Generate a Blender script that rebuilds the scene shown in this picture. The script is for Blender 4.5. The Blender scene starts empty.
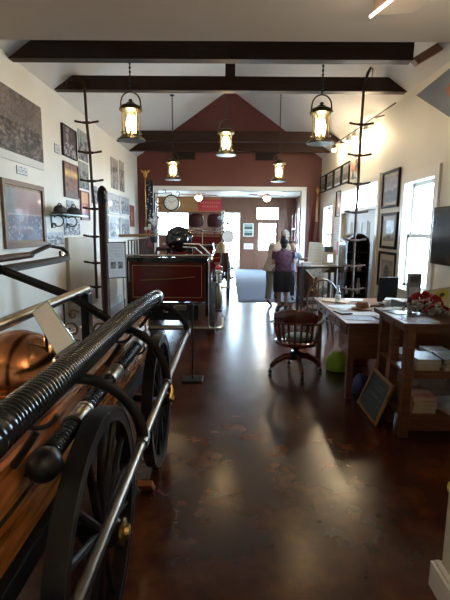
import bpy, bmesh, math, random
from mathutils import Vector, Matrix
random.seed(7)
S = bpy.context.scene
COL = S.collection
R = math.radians

# ---------------------------------------------------------------- camera
CAM = Vector((0, 0, 1.65)); FPX = 435.0
P_, W_, L_ = R(9.1), R(0.4), R(0.5)
fw = Vector((-math.sin(W_)*math.cos(P_), math.cos(W_)*math.cos(P_), -math.sin(P_)))
r0 = Vector((math.cos(W_), math.sin(W_), 0)); u0 = r0.cross(fw)
rt = math.cos(L_)*r0 + math.sin(L_)*u0; up = -math.sin(L_)*r0 + math.cos(L_)*u0
cd = bpy.data.cameras.new('camera'); cam = bpy.data.objects.new('camera', cd); COL.objects.link(cam)
cam.matrix_world = Matrix(((rt.x, up.x, -fw.x, CAM.x), (rt.y, up.y, -fw.y, CAM.y), (rt.z, up.z, -fw.z, CAM.z), (0, 0, 0, 1)))
cd.sensor_fit = 'VERTICAL'; cd.sensor_height = 24.0; cd.lens = 24.0*FPX/600.0; cd.clip_start = 0.02
S.camera = cam

# ---------------------------------------------------------------- world, daylight, exposure
S.view_settings.view_transform = 'Standard'; S.view_settings.look = 'None'
S.view_settings.gamma = 1.0; S.view_settings.use_curve_mapping = False
S.view_settings.exposure = 0.68
wd = bpy.data.worlds.new('world'); S.world = wd; wd.use_nodes = True
nt = wd.node_tree; bg = nt.nodes['Background']
bg.inputs[0].default_value = (0.55, 0.78, 1.0, 1); bg.inputs[1].default_value = 34.0

def portal(loc, rot, sx, sy):
    l = bpy.data.lights.new('daylight_portal', 'AREA'); l.shape = 'RECTANGLE'; l.size = sx; l.size_y = sy
    l.cycles.is_portal = True
    o = bpy.data.objects.new('daylight_portal', l); o.location = loc; o.rotation_euler = rot; COL.objects.link(o)
portal((2.7, 5.87, 1.6), (0, R(90), 0), 1.45, 1.0)
portal((2.7, 8.6, 2.28), (0, R(90), 0), 0.45, 2.2)
portal((2.7, 11.1, 1.6), (0, R(90), 0), 1.45, 1.0)
portal((2.98, 16.9, 1.5), (0, R(90), 0), 1.9, 1.7)
portal((0.1, 18.98, 1.2), (R(-90), 0, 0), 0.8, 2.4)
portal((1.66, 18.98, 1.4), (R(-90), 0, 0), 0.9, 1.3)
portal((-2.6, 18.98, 1.9), (R(-90), 0, 0), 1.7, 0.9)

# ---------------------------------------------------------------- materials
MATS = {}
def mat(name, col, rough=.5, metal=0., noise=0., scale=6., bump=0., bscale=40., col2=None, spec=None, emit=None, alpha=None, coat=0, stretch=None):
    if name in MATS: return MATS[name]
    m = bpy.data.materials.new(name); m.use_nodes = True; MATS[name] = m
    n = m.node_tree; b = n.nodes['Principled BSDF']; L = n.links.new
    b.inputs['Base Color'].default_value = (*col, 1); b.inputs['Roughness'].default_value = rough; b.inputs['Metallic'].default_value = metal
    if spec is not None: b.inputs['Specular IOR Level'].default_value = spec
    if coat: b.inputs['Coat Weight'].default_value = coat; b.inputs['Coat Roughness'].default_value = .08
    tc = n.nodes.new('ShaderNodeTexCoord'); src = tc.outputs['Object']
    if stretch:
        mp = n.nodes.new('ShaderNodeMapping'); mp.inputs['Scale'].default_value = stretch; L(src, mp.inputs[0]); src = mp.outputs[0]
    tx = n.nodes.new('ShaderNodeTexNoise'); tx.inputs['Scale'].default_value = scale; tx.inputs['Detail'].default_value = 5; L(src, tx.inputs[0])
    if noise or col2:
        c2 = col2 or tuple(max(0, c*(1-noise)) for c in col)
        rp = n.nodes.new('ShaderNodeValToRGB'); rp.color_ramp.elements[0].position = .35; rp.color_ramp.elements[1].position = .68
        rp.color_ramp.elements[0].color = (*c2, 1); rp.color_ramp.elements[1].color = (*col, 1)
        L(tx.outputs[0], rp.inputs[0]); L(rp.outputs[0], b.inputs['Base Color'])
    if bump:
        t2 = n.nodes.new('ShaderNodeTexNoise'); t2.inputs['Scale'].default_value = bscale; L(src, t2.inputs[0])
        bp = n.nodes.new('ShaderNodeBump'); bp.inputs['Strength'].default_value = bump; bp.inputs['Distance'].default_value = .02
        L(t2.outputs[0], bp.inputs['Height']); L(bp.outputs[0], b.inputs['Normal'])
    if emit:
        b.inputs['Emission Color'].default_value = (*emit[0], 1); b.inputs['Emission Strength'].default_value = emit[1]
    return m
def glassmat(name, tint=(1, 1, 1), g=.06):
    m = bpy.data.materials.new(name); m.use_nodes = True; n = m.node_tree; n.nodes.clear(); L = n.links.new
    o = n.nodes.new('ShaderNodeOutputMaterial'); t = n.nodes.new('ShaderNodeBsdfTransparent'); t.inputs[0].default_value = (*tint, 1)
    gl = n.nodes.new('ShaderNodeBsdfGlossy'); gl.inputs['Roughness'].default_value = .03
    mx = n.nodes.new('ShaderNodeMixShader'); mx.inputs[0].default_value = g
    L(t.outputs[0], mx.inputs[1]); L(gl.outputs[0], mx.inputs[2]); L(mx.outputs[0], o.inputs[0]); return m
wall_m = mat('cream_paint', (.80, .775, .70), .6, noise=.06, scale=1.2)
ceil_m = mat('ceiling_paint', (.66, .65, .65), .75, noise=.04, scale=1.5)
soff_m = mat('soffit_paint', (.66, .60, .52), .75)
red_m = mat('red_wall_paint', (.115, .024, .018), .5, noise=.15, scale=2)
trim_m = mat('white_trim', (.78, .77, .72), .4)
beam_m = mat('dark_beam', (.028, .009, .006), .5, spec=.25, noise=.4, scale=5, stretch=(1, 8, 8))
paneling_m = mat('brown_panelling', (.17, .075, .045), .5, noise=.35, scale=4, stretch=(9, 9, .6))
upper_m = mat('ochre_wall', (.33, .17, .06), .6, noise=.2, scale=1)
wood_m = mat('dark_red_wood', (.17, .058, .025), .35, noise=.5, scale=5, stretch=(1, 1, 7))
woodh_m = mat('table_wood', (.14, .05, .02), .35, noise=.4, scale=5, stretch=(6, 1, 6))
deskm = mat('desk_wood', (.17, .065, .03), .3, noise=.4, scale=5, stretch=(7, 1, 7))
oak_m = mat('gold_oak', (.27, .12, .03), .4, noise=.4, scale=9)
blk = mat('black_iron', (.007, .007, .008), .34, spec=.35, bump=.05, bscale=60)
blkm = mat('black_matte', (.008, .008, .009), .6, spec=.25)
blkg = mat('black_enamel', (.008, .008, .009), .12, coat=.6)
brown_i = mat('rusty_iron', (.05, .027, .018), .6, spec=.2, noise=.5, scale=30)
steel = mat('polished_steel', (.26, .24, .21), .28, 1.0, noise=.35, scale=20)
nickel = mat('nickel', (.72, .70, .66), .16, 1.0)
brass = mat('brass', (.62, .42, .14), .25, 1.0, noise=.3, scale=25)
bronze = mat('lantern_bronze', (.10, .085, .04), .35, .8, noise=.4, scale=30)
copper = mat('copper', (.62, .27, .12), .2, 1.0, noise=.25, scale=9, bump=.1, bscale=6)
engred = mat('engine_red', (.085, .004, .004), .18, coat=.5)
orangew = mat('varnished_orange_wood', (.75, .24, .04), .25, noise=.75, scale=4, stretch=(3, 1, 8), coat=.4)
deckm = mat('deck_red_brown', (.17, .055, .03), .3, noise=.5, scale=6)
hosem = mat('suction_hose_rubber', (.022, .026, .030), .18, .3, noise=.3, scale=8)
paper = mat('white_paper', (.70, .72, .74), .6, noise=.12, scale=14)
paperb = mat('bluish_paper', (.45, .55, .72), .5, noise=.35, scale=20)
cardb = mat('pale_card', (.60, .56, .48), .6, noise=.1, scale=10)
glass = glassmat('window_glass'); lglass = glassmat('lantern_glass', (1, .97, .90), .10)
bulb = mat('bulb_glow', (1, .8, .5), .5, emit=((1, .78, .46), 14))
spotm = mat('spot_glow', (1, .85, .6), .5, emit=((1, .78, .46), 40))
fanglow = mat('fan_bowl_glow', (1, .9, .7), .5, emit=((1, .85, .6), 5))

# floor: stained, waxed concrete
def floor_material():
    m = bpy.data.materials.new('stained_concrete'); m.use_nodes = True; n = m.node_tree; L = n.links.new; b = n.nodes['Principled BSDF']
    tc = n.nodes.new('ShaderNodeTexCoord')
    a = n.nodes.new('ShaderNodeTexNoise'); a.inputs['Scale'].default_value = 3.0; a.inputs['Detail'].default_value = 9; a.inputs['Roughness'].default_value = .62; L(tc.outputs['Object'], a.inputs[0])
    r = n.nodes.new('ShaderNodeValToRGB'); e = r.color_ramp.elements
    e[0].position = .36; e[0].color = (.032, .006, .003, 1); e[1].position = .75; e[1].color = (.14, .042, .010, 1)
    k = e.new(.53); k.color = (.062, .014, .005, 1)
    L(a.outputs[0], r.inputs[0]); L(r.outputs[0], b.inputs['Base Color'])
    c = n.nodes.new('ShaderNodeTexNoise'); c.inputs['Scale'].default_value = 5; c.inputs['Detail'].default_value = 3; L(tc.outputs['Object'], c.inputs[0])
    mr = n.nodes.new('ShaderNodeMapRange'); mr.inputs[3].default_value = .17; mr.inputs[4].default_value = .30; L(c.outputs[0], mr.inputs[0]); L(mr.outputs[0], b.inputs['Roughness'])
    bp = n.nodes.new('ShaderNodeBump'); bp.inputs['Strength'].default_value = .10; bp.inputs['Distance'].default_value = .012
    L(c.outputs[0], bp.inputs['Height']); L(bp.outputs[0], b.inputs['Normal'])
    b.inputs['Specular IOR Level'].default_value = .4
    return m
floor_m = floor_material()

# ---------------------------------------------------------------- mesh builder
class MB:
    def __init__(s): s.bm = bmesh.new(); s.art = None
    def obox(s, c, size, M=None):
        M = M or Matrix.Identity(3); vs = []
        for i in (-.5, .5):
            for j in (-.5, .5):
                for k in (-.5, .5): vs.append(s.bm.verts.new(Vector(c) + M @ Vector((i*size[0], j*size[1], k*size[2]))))
        for f in ((0, 1, 3, 2), (4, 6, 7, 5), (0, 4, 5, 1), (2, 3, 7, 6), (0, 2, 6, 4), (1, 5, 7, 3)): s.bm.faces.new([vs[i] for i in f])
        return s
    def box(s, x0, x1, y0, y1, z0, z1):
        return s.obox(((x0+x1)/2, (y0+y1)/2, (z0+z1)/2), (abs(x1-x0), abs(y1-y0), abs(z1-z0)))
    def hexa(s, b, t):
        """solid between two quads"""
        v = [s.bm.verts.new(Vector(p)) for p in list(b)+list(t)]; n = len(b)
        s.bm.faces.new(v[:n][::-1]); s.bm.faces.new(v[n:])
        for i in range(n): s.bm.faces.new((v[i], v[(i+1) % n], v[n+(i+1) % n], v[n+i]))
        return s
    def slab(s, quad, th):
        q = [Vector(p) for p in quad]; n = (q[1]-q[0]).cross(q[2]-q[1]).normalized()*th
        return s.hexa([p-n for p in q], q)
    def tube(s, pts, r, n=8, closed=False, flat=None):
        pts = [Vector(p) for p in pts]; N = len(pts); rs = r if isinstance(r, (list, tuple)) else [r]*N
        rings = []; prev = None
        for i, p in enumerate(pts):
            if closed: t = pts[(i+1) % N]-pts[i-1]
            else: t = pts[min(i+1, N-1)]-pts[max(i-1, 0)]
            t.normalize()
            if prev is None:
                a = Vector((0, 0, 1)) if abs(t.z) < .9 else Vector((1, 0, 0)); a = (a-t*a.dot(t)).normalized()
            else: a = (prev-t*prev.dot(t)).normalized()
            prev = a; b = t.cross(a)
            fa, fb = flat or (1, 1)
            rings.append([s.bm.verts.new(p+rs[i]*(fa*math.cos(2*math.pi*k/n)*a+fb*math.sin(2*math.pi*k/n)*b)) for k in range(n)])
        for i in range(N if closed else N-1):
            A, B = rings[i], rings[(i+1) % N]
            for k in range(n): s.bm.faces.new((A[k], A[(k+1) % n], B[(k+1) % n], B[k]))
        if not closed: s.bm.faces.new(rings[0][::-1]); s.bm.faces.new(rings[-1])
        return s
    def lathe(s, prof, c=(0, 0, 0), axis='Z', n=20, sc=(1, 1)):
        c = Vector(c); rings = []
        for (r, h) in prof:
            ring = []
            for k in range(n):
                a = 2*math.pi*k/n; u, v = max(r, .0004)*math.cos(a)*sc[0], max(r, .0004)*math.sin(a)*sc[1]
                ring.append(s.bm.verts.new(c+Vector({'Z': (u, v, h), 'X': (h, u, v), 'Y': (u, h, v)}[axis])))
            rings.append(ring)
        for A, B in zip(rings, rings[1:]):
            for k in range(n): s.bm.faces.new((A[k], A[(k+1) % n], B[(k+1) % n], B[k]))
        s.bm.faces.new(rings[0][::-1]); s.bm.faces.new(rings[-1]); return s
    def ball(s, c, r, sc=(1, 1, 1), n=12):
        m = n//2; c = Vector(c); rings = []
        for i in range(m+1):
            th = math.pi*i/m; rr = max(math.sin(th), .02)
            rings.append([s.bm.verts.new(c+Vector((r*sc[0]*rr*math.cos(2*math.pi*k/n), r*sc[1]*rr*math.sin(2*math.pi*k/n), r*sc[2]*math.cos(th)))) for k in range(n)])
        for A, B in zip(rings, rings[1:]):
            for k in range(n): s.bm.faces.new((A[k], B[k], B[(k+1) % n], A[(k+1) % n]))
        s.bm.faces.new(rings[0]); s.bm.faces.new(rings[-1][::-1]); return s
    def ring(s, c, R0, prof, axis='X', n=40):
        """closed swept ring; prof = list of (radial offset, axial offset)"""
        c = Vector(c); rings = []
        for k in range(n):
            a = 2*math.pi*k/n; ring = []
            for (dr, h) in prof:
                u, v = (R0+dr)*math.cos(a), (R0+dr)*math.sin(a)
                ring.append(s.bm.verts.new(c+Vector({'X': (h, u, v), 'Z': (u, v, h), 'Y': (u, h, v)}[axis])))
            rings.append(ring)
        m = len(prof)
        for k in range(n):
            A, B = rings[k], rings[(k+1) % n]
            for j in range(m): s.bm.faces.new((A[j], A[(j+1) % m], B[(j+1) % m], B[j]))
        return s
    def loft(s, secs, n=16):
        """secs: (centre, rx, ry) horizontal ellipses"""
        rings = []
        for c, rx, ry in secs:
            c = Vector(c); rings.append([s.bm.verts.new(c+Vector((rx*math.cos(2*math.pi*k/n), ry*math.sin(2*math.pi*k/n), 0))) for k in range(n)])
        for A, B in zip(rings, rings[1:]):
            for k in range(n): s.bm.faces.new((A[k], A[(k+1) % n], B[(k+1) % n], B[k]))
        s.bm.faces.new(rings[0][::-1]); s.bm.faces.new(rings[-1]); return s
    def build(s, name, m, parent=None, smooth=40, bevel=0):
        bmesh.ops.recalc_face_normals(s.bm, faces=s.bm.faces[:])
        zs = [v.co.z for v in s.bm.verts]; xs = [v.co.x for v in s.bm.verts]; ys = [v.co.y for v in s.bm.verts]
        loc = Vector(((min(xs)+max(xs))/2, (min(ys)+max(ys))/2, min(zs)))
        off = Vector((0, 0, 0)); q = parent
        while q: off += q.location; q = q.parent
        for v in s.bm.verts: v.co -= loc
        me = bpy.data.meshes.new(name); s.bm.to_mesh(me); s.bm.free()
        if smooth:
            for p in me.polygons: p.use_smooth = True
            me.set_sharp_from_angle(angle=R(smooth))
        me.materials.append(m)
        o = bpy.data.objects.new(name, me); COL.objects.link(o); o.location = loc-off
        if parent: o.parent = parent
        if bevel:
            b = o.modifiers.new('bevel', 'BEVEL'); b.width = bevel; b.segments = 2; b.limit_method = 'ANGLE'; b.harden_normals = False
        return o
def rz(a): return Matrix.Rotation(R(a), 3, 'Z')
def rx(a): return Matrix.Rotation(R(a), 3, 'X')
def ry(a): return Matrix.Rotation(R(a), 3, 'Y')
def thing(name, label, cat, loc=(0, 0, 0), group=None):
    o = bpy.data.objects.new(name, None); COL.objects.link(o); o.location = loc; o.empty_display_size = .1
    return tag(o, label, cat, group)
def tag(o, label, cat, group=None, kind=None):
    o['label'] = label; o['category'] = cat
    if group: o['group'] = group
    if kind: o['kind'] = kind
    return o
def struct(o, label=None):
    o['kind'] = 'structure'
    if label: o['label'] = label
    return o
def dup(root, loc=None, rotz=None, label=None):
    r = root.copy(); COL.objects.link(r)
    if loc: r.location = loc
    if rotz is not None: r.rotation_euler = (0, 0, rotz)
    if label: r['label'] = label
    for ch in list(root.children):
        c = ch.copy(); COL.objects.link(c); c.parent = r
        for g in list(ch.children):
            d = g.copy(); COL.objects.link(d); d.parent = c
    return r
def arc(c, r, a0, a1, n, plane='XZ', r2=None):
    r2 = r2 or r; out = []
    for i in range(n+1):
        a = R(a0+(a1-a0)*i/n); u, v = r*math.cos(a), r2*math.sin(a)
        out.append(Vector(c)+Vector({'XZ': (u, 0, v), 'YZ': (0, u, v), 'XY': (u, v, 0)}[plane]))
    return out
def ray_at(px, py, X=None, Y=None, Z=None):
    d = fw+rt*(px-225)/FPX-up*(py-300)/FPX
    t = (X-CAM.x)/d.x if X is not None else (Y-CAM.y)/d.y if Y is not None else (Z-CAM.z)/d.z
    return CAM+d*t

# ---------------------------------------------------------------- structure
RX, LX, RW, BK = 2.5, -2.5, 12.2, 18.85        # right wall, left wall, red wall, far wall
EAVE, SL = 3.58, .70
def wall_x(name, X, th, y0, y1, z0, z1, holes, m):
    """wall in a plane of constant x with rectangular holes (ya,yb,za,zb)"""
    b = MB(); holes = sorted(holes); y = y0; xa, xb = min(X, X+th), max(X, X+th)
    for (a, c, d, e) in holes:
        b.box(xa, xb, y, a, z0, z1)
        if d > z0: b.box(xa, xb, a, c, z0, d)
        b.box(xa, xb, a, c, e, z1); y = c
    b.box(xa, xb, y, y1, z0, z1)
    return struct(b.build(name, m, smooth=0))
def wall_y(name, Y, th, x0, x1, z0, z1, holes, m):
    b = MB(); holes = sorted(holes); x = x0; ya, yb = Y, Y+th
    for (a, c, d, e) in holes:
        if a > x: b.box(x, a, ya, yb, z0, z1)
        if d > z0: b.box(a, c, ya, yb, z0, d)
        b.box(a, c, ya, yb, e, z1); x = c
    if x1 > x: b.box(x, x1, ya, yb, z0, z1)
    return struct(b.build(name, m, smooth=0))
struct(MB().box(-4.2, 3.0, -1.7, 19.0, -.1, 0).build('floor', floor_m, smooth=0))
W1 = (5.42, 6.32, .88, 2.32); W2 = (10.66, 11.56, .88, 2.26); DR = (7.5, 9.75, 0, 2.48)
wall_x('wall_right', RX, .18, 1.8, RW, 0, EAVE+.1, [W1, W2, DR], wall_m)
wall_x('wall_left', LX, -.18, -1.5, RW, 0, EAVE+.1, [], wall_m)
# red gable wall with the wide opening
b = MB(); OP = (-1.97, 1.98, 2.72); G = EAVE+SL*2.5
for y in (RW,):
    b.hexa([(-2.5, y, 0), (OP[0], y, 0), (OP[0], y, OP[2]), (-2.5, y, OP[2])], [(-2.5, y+.2, 0), (OP[0], y+.2, 0), (OP[0], y+.2, OP[2]), (-2.5, y+.2, OP[2])])
    b.hexa([(OP[1], y, 0), (2.5, y, 0), (2.5, y, OP[2]), (OP[1], y, OP[2])], [(OP[1], y+.2, 0), (2.5, y+.2, 0), (2.5, y+.2, OP[2]), (OP[1], y+.2, OP[2])])
    b.hexa([(-2.5, y, OP[2]), (2.5, y, OP[2]), (2.5, y, EAVE), (0, y, G), (-2.5, y, EAVE)], [(-2.5, y+.2, OP[2]), (2.5, y+.2, OP[2]), (2.5, y+.2, EAVE), (0, y+.2, G), (-2.5, y+.2, EAVE)])
struct(b.build('wall_far', red_m, smooth=0), 'dark red gable wall with the wide opening')
struct(MB().box(OP[0]-.11, OP[0], RW-.03, RW+.22, 0, OP[2]+.11).box(OP[1], OP[1]+.13, RW-.03, RW+.22, 0, OP[2]+.11).box(OP[0], OP[1], RW-.03, RW+.22, OP[2], OP[2]+.11).build('trim_1', trim_m, smooth=0), 'white casing of the wide opening')
# pitched ceiling
b = MB()
b.hexa([(-2.68, 1.8, EAVE-.126), (0, 1.8, G), (0, RW+.2, G), (-2.68, RW+.2, EAVE-.126)], [(-2.68, 1.8, EAVE+.05), (0, 1.8, G+.17), (0, RW+.2, G+.17), (-2.68, RW+.2, EAVE+.05)])
b.hexa([(2.68, 1.8, EAVE-.126), (0, 1.8, G), (0, RW+.2, G), (2.68, RW+.2, EAVE-.126)], [(2.68, 1.8, EAVE+.05), (0, 1.8, G+.17), (0, RW+.2, G+.17), (2.68, RW+.2, EAVE+.05)])
struct(b.build('ceiling', ceil_m, smooth=0), 'pitched ceiling of the engine hall')
# near flat ceiling, near wall and the wall stub on the right
SZ = 2.365
struct(MB().box(-2.68, 1.2, -1.7, 1.8, SZ, SZ+.15).build('ceiling_near', soff_m, smooth=0), 'low flat ceiling over the near end')
b = MB().hexa([(-2.68, 1.65, SZ+.15), (2.68, 1.65, SZ+.15), (2.68, 1.65, EAVE), (0, 1.65, G), (-2.68, 1.65, EAVE)], [(-2.68, 1.8, SZ+.15), (2.68, 1.8, SZ+.15), (2.68, 1.8, EAVE), (0, 1.8, G), (-2.68, 1.8, EAVE)])
b.box(1.0, 2.68, 1.66, 1.8, 0, SZ+.15)
struct(b.build('wall_header', soff_m, smooth=0), 'wall above the low ceiling')
struct(MB().box(1.0, 1.15, -1.7, 1.66, 0, SZ).build('wall_near_right', trim_m, smooth=0), 'pale wall end at the right')
struct(MB().box(-2.68, 1.0, -1.7, -1.55, 0, SZ).build('wall_back', wall_m, smooth=0))
struct(MB().box(.965, 1.0, -1.55, 1.835, 0, .125).box(.978, 1.0, -1.55, 1.822, .125, .14).box(1.0, 2.5, 1.8, 1.835, 0, .125).build('baseboard_near', trim_m, smooth=0))
struct(MB().box(-2.5, -2.475, 1.8, RW, 0, .15).build('baseboard_left', trim_m, smooth=0))
struct(MB().box(2.475, 2.5, 1.84, DR[0]-.12, 0, .15).box(2.475, 2.5, DR[1]+.12, RW, 0, .15).build('baseboard_right', trim_m, smooth=0))
# back room
BC = 3.03
wall_y('wall_back_room_far', BK, .15, -4.2, 3.0, 0, BC+.1, [(-3.45, -1.75, 1.45, 2.35), (-.30, .50, 0, 2.42), (1.1, 2.2, 0, 2.66)], paneling_m)
wall_x('wall_back_room_right', 2.8, .2, RW+.2, BK, 0, BC+.1, [(16.05, 17.75, .55, 2.45)], paneling_m)
wall_x('wall_back_room_left', -4.0, -.2, RW+.2, BK, 0, BC+.1, [], upper_m)
struct(MB().box(-4.2, 3.0, RW+.2, 19.0, BC, BC+.1).build('ceiling_back_room', trim_m, smooth=0))
struct(MB().box(-4.2, -2.5, RW, RW+.2, 0, BC).box(2.5, 3.0, RW, RW+.2, 0, BC).build('wall_back_room_near', upper_m, smooth=0))
struct(MB().box(-4.0, -.34, BK-.04, BK, 2.42, BC).build('trim_2', upper_m, smooth=0), 'ochre band above the far windows')
b = MB()
for i in range(20):
    x = -.26+.09*i if False else -3.95+i*.34
    if (-3.47 < x < -1.7) or (-.33 < x < .53) or (1.05 < x < 2.25): continue
    b.box(x, x+.012, BK-.012, BK, 0, 2.42)
struct(b.build('trim_3', paneling_m, smooth=0), 'vertical battens on the brown panelling')

def window(n, yc0, yc1, z0, z1, X=RX, sx=1, muntins=1, label=None):
    t = MB(); w = .11
    a, c = (X-.03, X+.14) if sx > 0 else (X-.14, X+.03)
    t.box(X-.03, X, yc0-w, yc0, z0-.02, z1+w+.02).box(X-.03, X, yc1, yc1+w, z0-.02, z1+w+.02).box(X-.03, X, yc0, yc1, z1, z1+w+.02).box(X-.06, X, yc0-w-.03, yc1+w+.03, z0-.05, z0-.02).box(X-.025, X, yc0-w, yc1+w, z0-.15, z0-.05)
    o = struct(t.build('window_%d' % n, trim_m, smooth=0), label)
    s = MB(); zm = (z0+z1)/2; f = .05
    for (za, zb, xo) in ((z0, zm+.02, .06), (zm-.02, z1, .10)):
        s.box(X+xo, X+xo+.035, yc0, yc0+f, za, zb).box(X+xo, X+xo+.035, yc1-f, yc1, za, zb).box(X+xo, X+xo+.035, yc0, yc1, za, za+f).box(X+xo, X+xo+.035, yc0, yc1, zb-f, zb)
        for k in range(muntins):
            yy = yc0+(yc1-yc0)*(k+1)/(muntins+1); s.box(X+xo+.008, X+xo+.028, yy-.012, yy+.012, za, zb)
    s.build('window_sash', trim_m, o, smooth=0)
    MB().box(X+.075, X+.079, yc0+.02, yc1-.02, z0+.02, zm).box(X+.115, X+.119, yc0+.02, yc1-.02, zm, z1-.02).build('window_pane', glass, o, smooth=0)
    return o
window(1, *W1, muntins=2, label='tall white sash window beside the wall television')
window(2, *W2, muntins=1, label='sash window near the red wall')
# double door with transom in the right wall
b = MB(); y0, y1, _, z1 = DR
b.box(2.47, 2.5, y0-.12, y0, 0, z1+.12).box(2.47, 2.5, y1, y1+.12, 0, z1+.12).box(2.47, 2.5, y0, y1, z1, z1+.12).box(2.47, 2.62, y0, y1, 2.04, 2.10)
b.box(2.5, 2.64, y0, y0+.03, 0, z1).box(2.5, 2.64, y1-.03, y1, 0, z1)
d = struct(b.build('door_1', trim_m, smooth=0), 'white double door under a bright transom')
dm = mat('door_paint', (.50, .49, .44), .45)
ym = (y0+y1)/2
for a, c in ((y0+.03, ym-.005), (ym+.005, y1-.03)):
    q = MB().box(2.55, 2.59, a, c, .01, 2.04); m_ = (c-a)
    for (u0_, u1_) in ((.12, .46), (.54, .88)):
        for (v0, v1) in ((.2, .95), (1.1, 1.85)):
            A, B_ = a+m_*u0_, a+m_*u1_
            q.box(2.54, 2.55, A, B_, v0, v0+.03).box(2.54, 2.55, A, B_, v1-.03, v1).box(2.54, 2.55, A, A+.03, v0+.03, v1-.03).box(2.54, 2.55, B_-.03, B_, v0+.03, v1-.03)
    q.build('door_leaf', dm, d, smooth=0)
MB().ball((2.51, ym-.08, 1.0), .03).build('door_knob', brass, d)
MB().box(2.56, 2.565, y0+.03, y1-.03, 2.10, z1).build('transom_pane', glass, d, smooth=0)
# far doors and windows of the back room
b = MB().box(1.1, 1.2, BK-.03, BK+.1, 0, 2.66).box(2.1, 2.2, BK-.03, BK+.1, 0, 2.66).box(1.2, 2.1, BK-.03, BK+.1, 2.60, 2.66).box(1.2, 2.1, BK-.03, BK+.1, 2.04, 2.14)
d = struct(b.build('door_2', paneling_m, smooth=0), 'brown glazed door with transom at the far end')
MB().box(1.2, 1.29, BK+.03, BK+.07, 0, 2.04).box(2.01, 2.1, BK+.03, BK+.07, 0, 2.04).box(1.29, 2.01, BK+.03, BK+.07, 0, .82).box(1.29, 2.01, BK+.03, BK+.07, 1.95, 2.04).box(1.29, 2.01, BK+.04, BK+.06, 1.36, 1.39).build('door_leaf', paneling_m, d, smooth=0)
MB().box(1.29, 2.01, BK+.045, BK+.05, .82, 1.95).build('door_pane', glass, d, smooth=0)
MB().box(1.2, 2.1, BK+.045, BK+.05, 2.14, 2.60).build('transom_pane', glass, d, smooth=0)
d = struct(MB().box(-.36, -.30, BK-.03, BK+.1, 0, 2.48).box(.50, .56, BK-.03, BK+.1, 0, 2.48).box(-.30, .50, BK-.03, BK+.1, 2.42, 2.48).build('door_3', paneling_m, smooth=0), 'bright doorway to the outside')
MB().box(-.30, -.25, BK+.04, BK+.07, 0, 2.42).box(.45, .50, BK+.04, BK+.07, 0, 2.42).box(-.25, .45, BK+.04, BK+.07, 2.36, 2.42).box(-.25, .45, BK+.04, BK+.07, 0, .1).build('door_leaf', trim_m, d, smooth=0)
MB().box(-.25, .45, BK+.05, BK+.055, .1, 2.36).build('door_pane', glass, d, smooth=0)
d = struct(MB().box(-3.5, -3.45, BK-.03, BK+.1, 1.4, 2.4).box(-1.75, -1.70, BK-.03, BK+.1, 1.4, 2.4).box(-3.45, -1.75, BK-.03, BK+.1, 2.35, 2.4).box(-3.45, -1.75, BK-.03, BK+.1, 1.4, 1.45).box(-2.64, -2.56, BK, BK+.08, 1.45, 2.35).build('window_3', trim_m, smooth=0), 'wide far window behind the engines')
MB().box(-3.45, -1.75, BK+.045, BK+.05, 1.45, 2.35).build('window_pane', glass, d, smooth=0)
d = struct(MB().box(2.77, 2.8, 15.95, 16.05, .5, 2.55).box(2.77, 2.8, 17.75, 17.85, .5, 2.55).box(2.77, 2.8, 16.05, 17.75, 2.45, 2.55).box(2.77, 2.8, 16.05, 17.75, .45, .55).box(2.86, 2.9, 16.88, 16.93, .55, 2.45).build('window_4', trim_m, smooth=0), 'side window of the back room')
MB().box(2.88, 2.885, 16.05, 17.75, .55, 2.45).build('window_pane', glass, d, smooth=0)
# ground and pale greenery outside
struct(MB().box(-14, 30, -6, 45, -.35, -.12).build('ground_outside', mat('pale_gravel', (.42, .42, .38), .9, noise=.3, scale=3), smooth=0))

# tie beams with king posts
def beam(Y, lab, z0=EAVE-.01, h=.22, blunt=False, th=.14):
    t = thing('ceiling_beam', lab, 'beam', (0, Y, z0), 'dark tie beams across the pitched ceiling')
    hw = 2.49; dx = h/SL
    xr = 2.03 if blunt else hw
    xt = 2.03 if blunt else hw-dx
    MB().hexa([(-hw, Y, z0), (xr, Y, z0), (xt, Y, z0+h), (-hw+dx, Y, z0+h)], [(-hw, Y+th, z0), (xr, Y+th, z0), (xt, Y+th, z0+h), (-hw+dx, Y+th, z0+h)]).build('beam', beam_m, t, smooth=0, bevel=.006)
    if Y < 8: MB().hexa([(-.07, Y+.01, z0+h), (.07, Y+.01, z0+h), (.07, Y+.01, G-.055), (0, Y+.01, G-.01), (-.07, Y+.01, G-.055)], [(-.07, Y+th-.01, z0+h), (.07, Y+th-.01, z0+h), (.07, Y+th-.01, G-.055), (0, Y+th-.01, G-.01), (-.07, Y+th-.01, G-.055)]).build('king_post', beam_m, t, smooth=0)
    return t
beam(5.2, 'nearest dark ceiling beam, cut blunt at its right end', z0=3.53, h=.20, blunt=True)
beam(6.5, 'second dark ceiling beam, just behind the nearest one', z0=3.59, h=.19)
beam(9.95, 'third dark ceiling beam, behind the middle lantern')
beam(11.15, 'farthest dark ceiling beam, in front of the red gable')
tag(MB().hexa([(2.03, 5.22, 3.56), (2.10, 5.22, 3.50), (2.36, 5.22, 3.655), (2.29, 5.22, 3.72)], [(2.03, 5.32, 3.56), (2.10, 5.32, 3.50), (2.36, 5.32, 3.655), (2.29, 5.32, 3.72)]).build('wood_brace', mat('reddish_pine', (.26, .11, .055), .5, noise=.3), smooth=0), 'short reddish wood brace at the blunt end of the nearest beam', 'brace')

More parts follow.
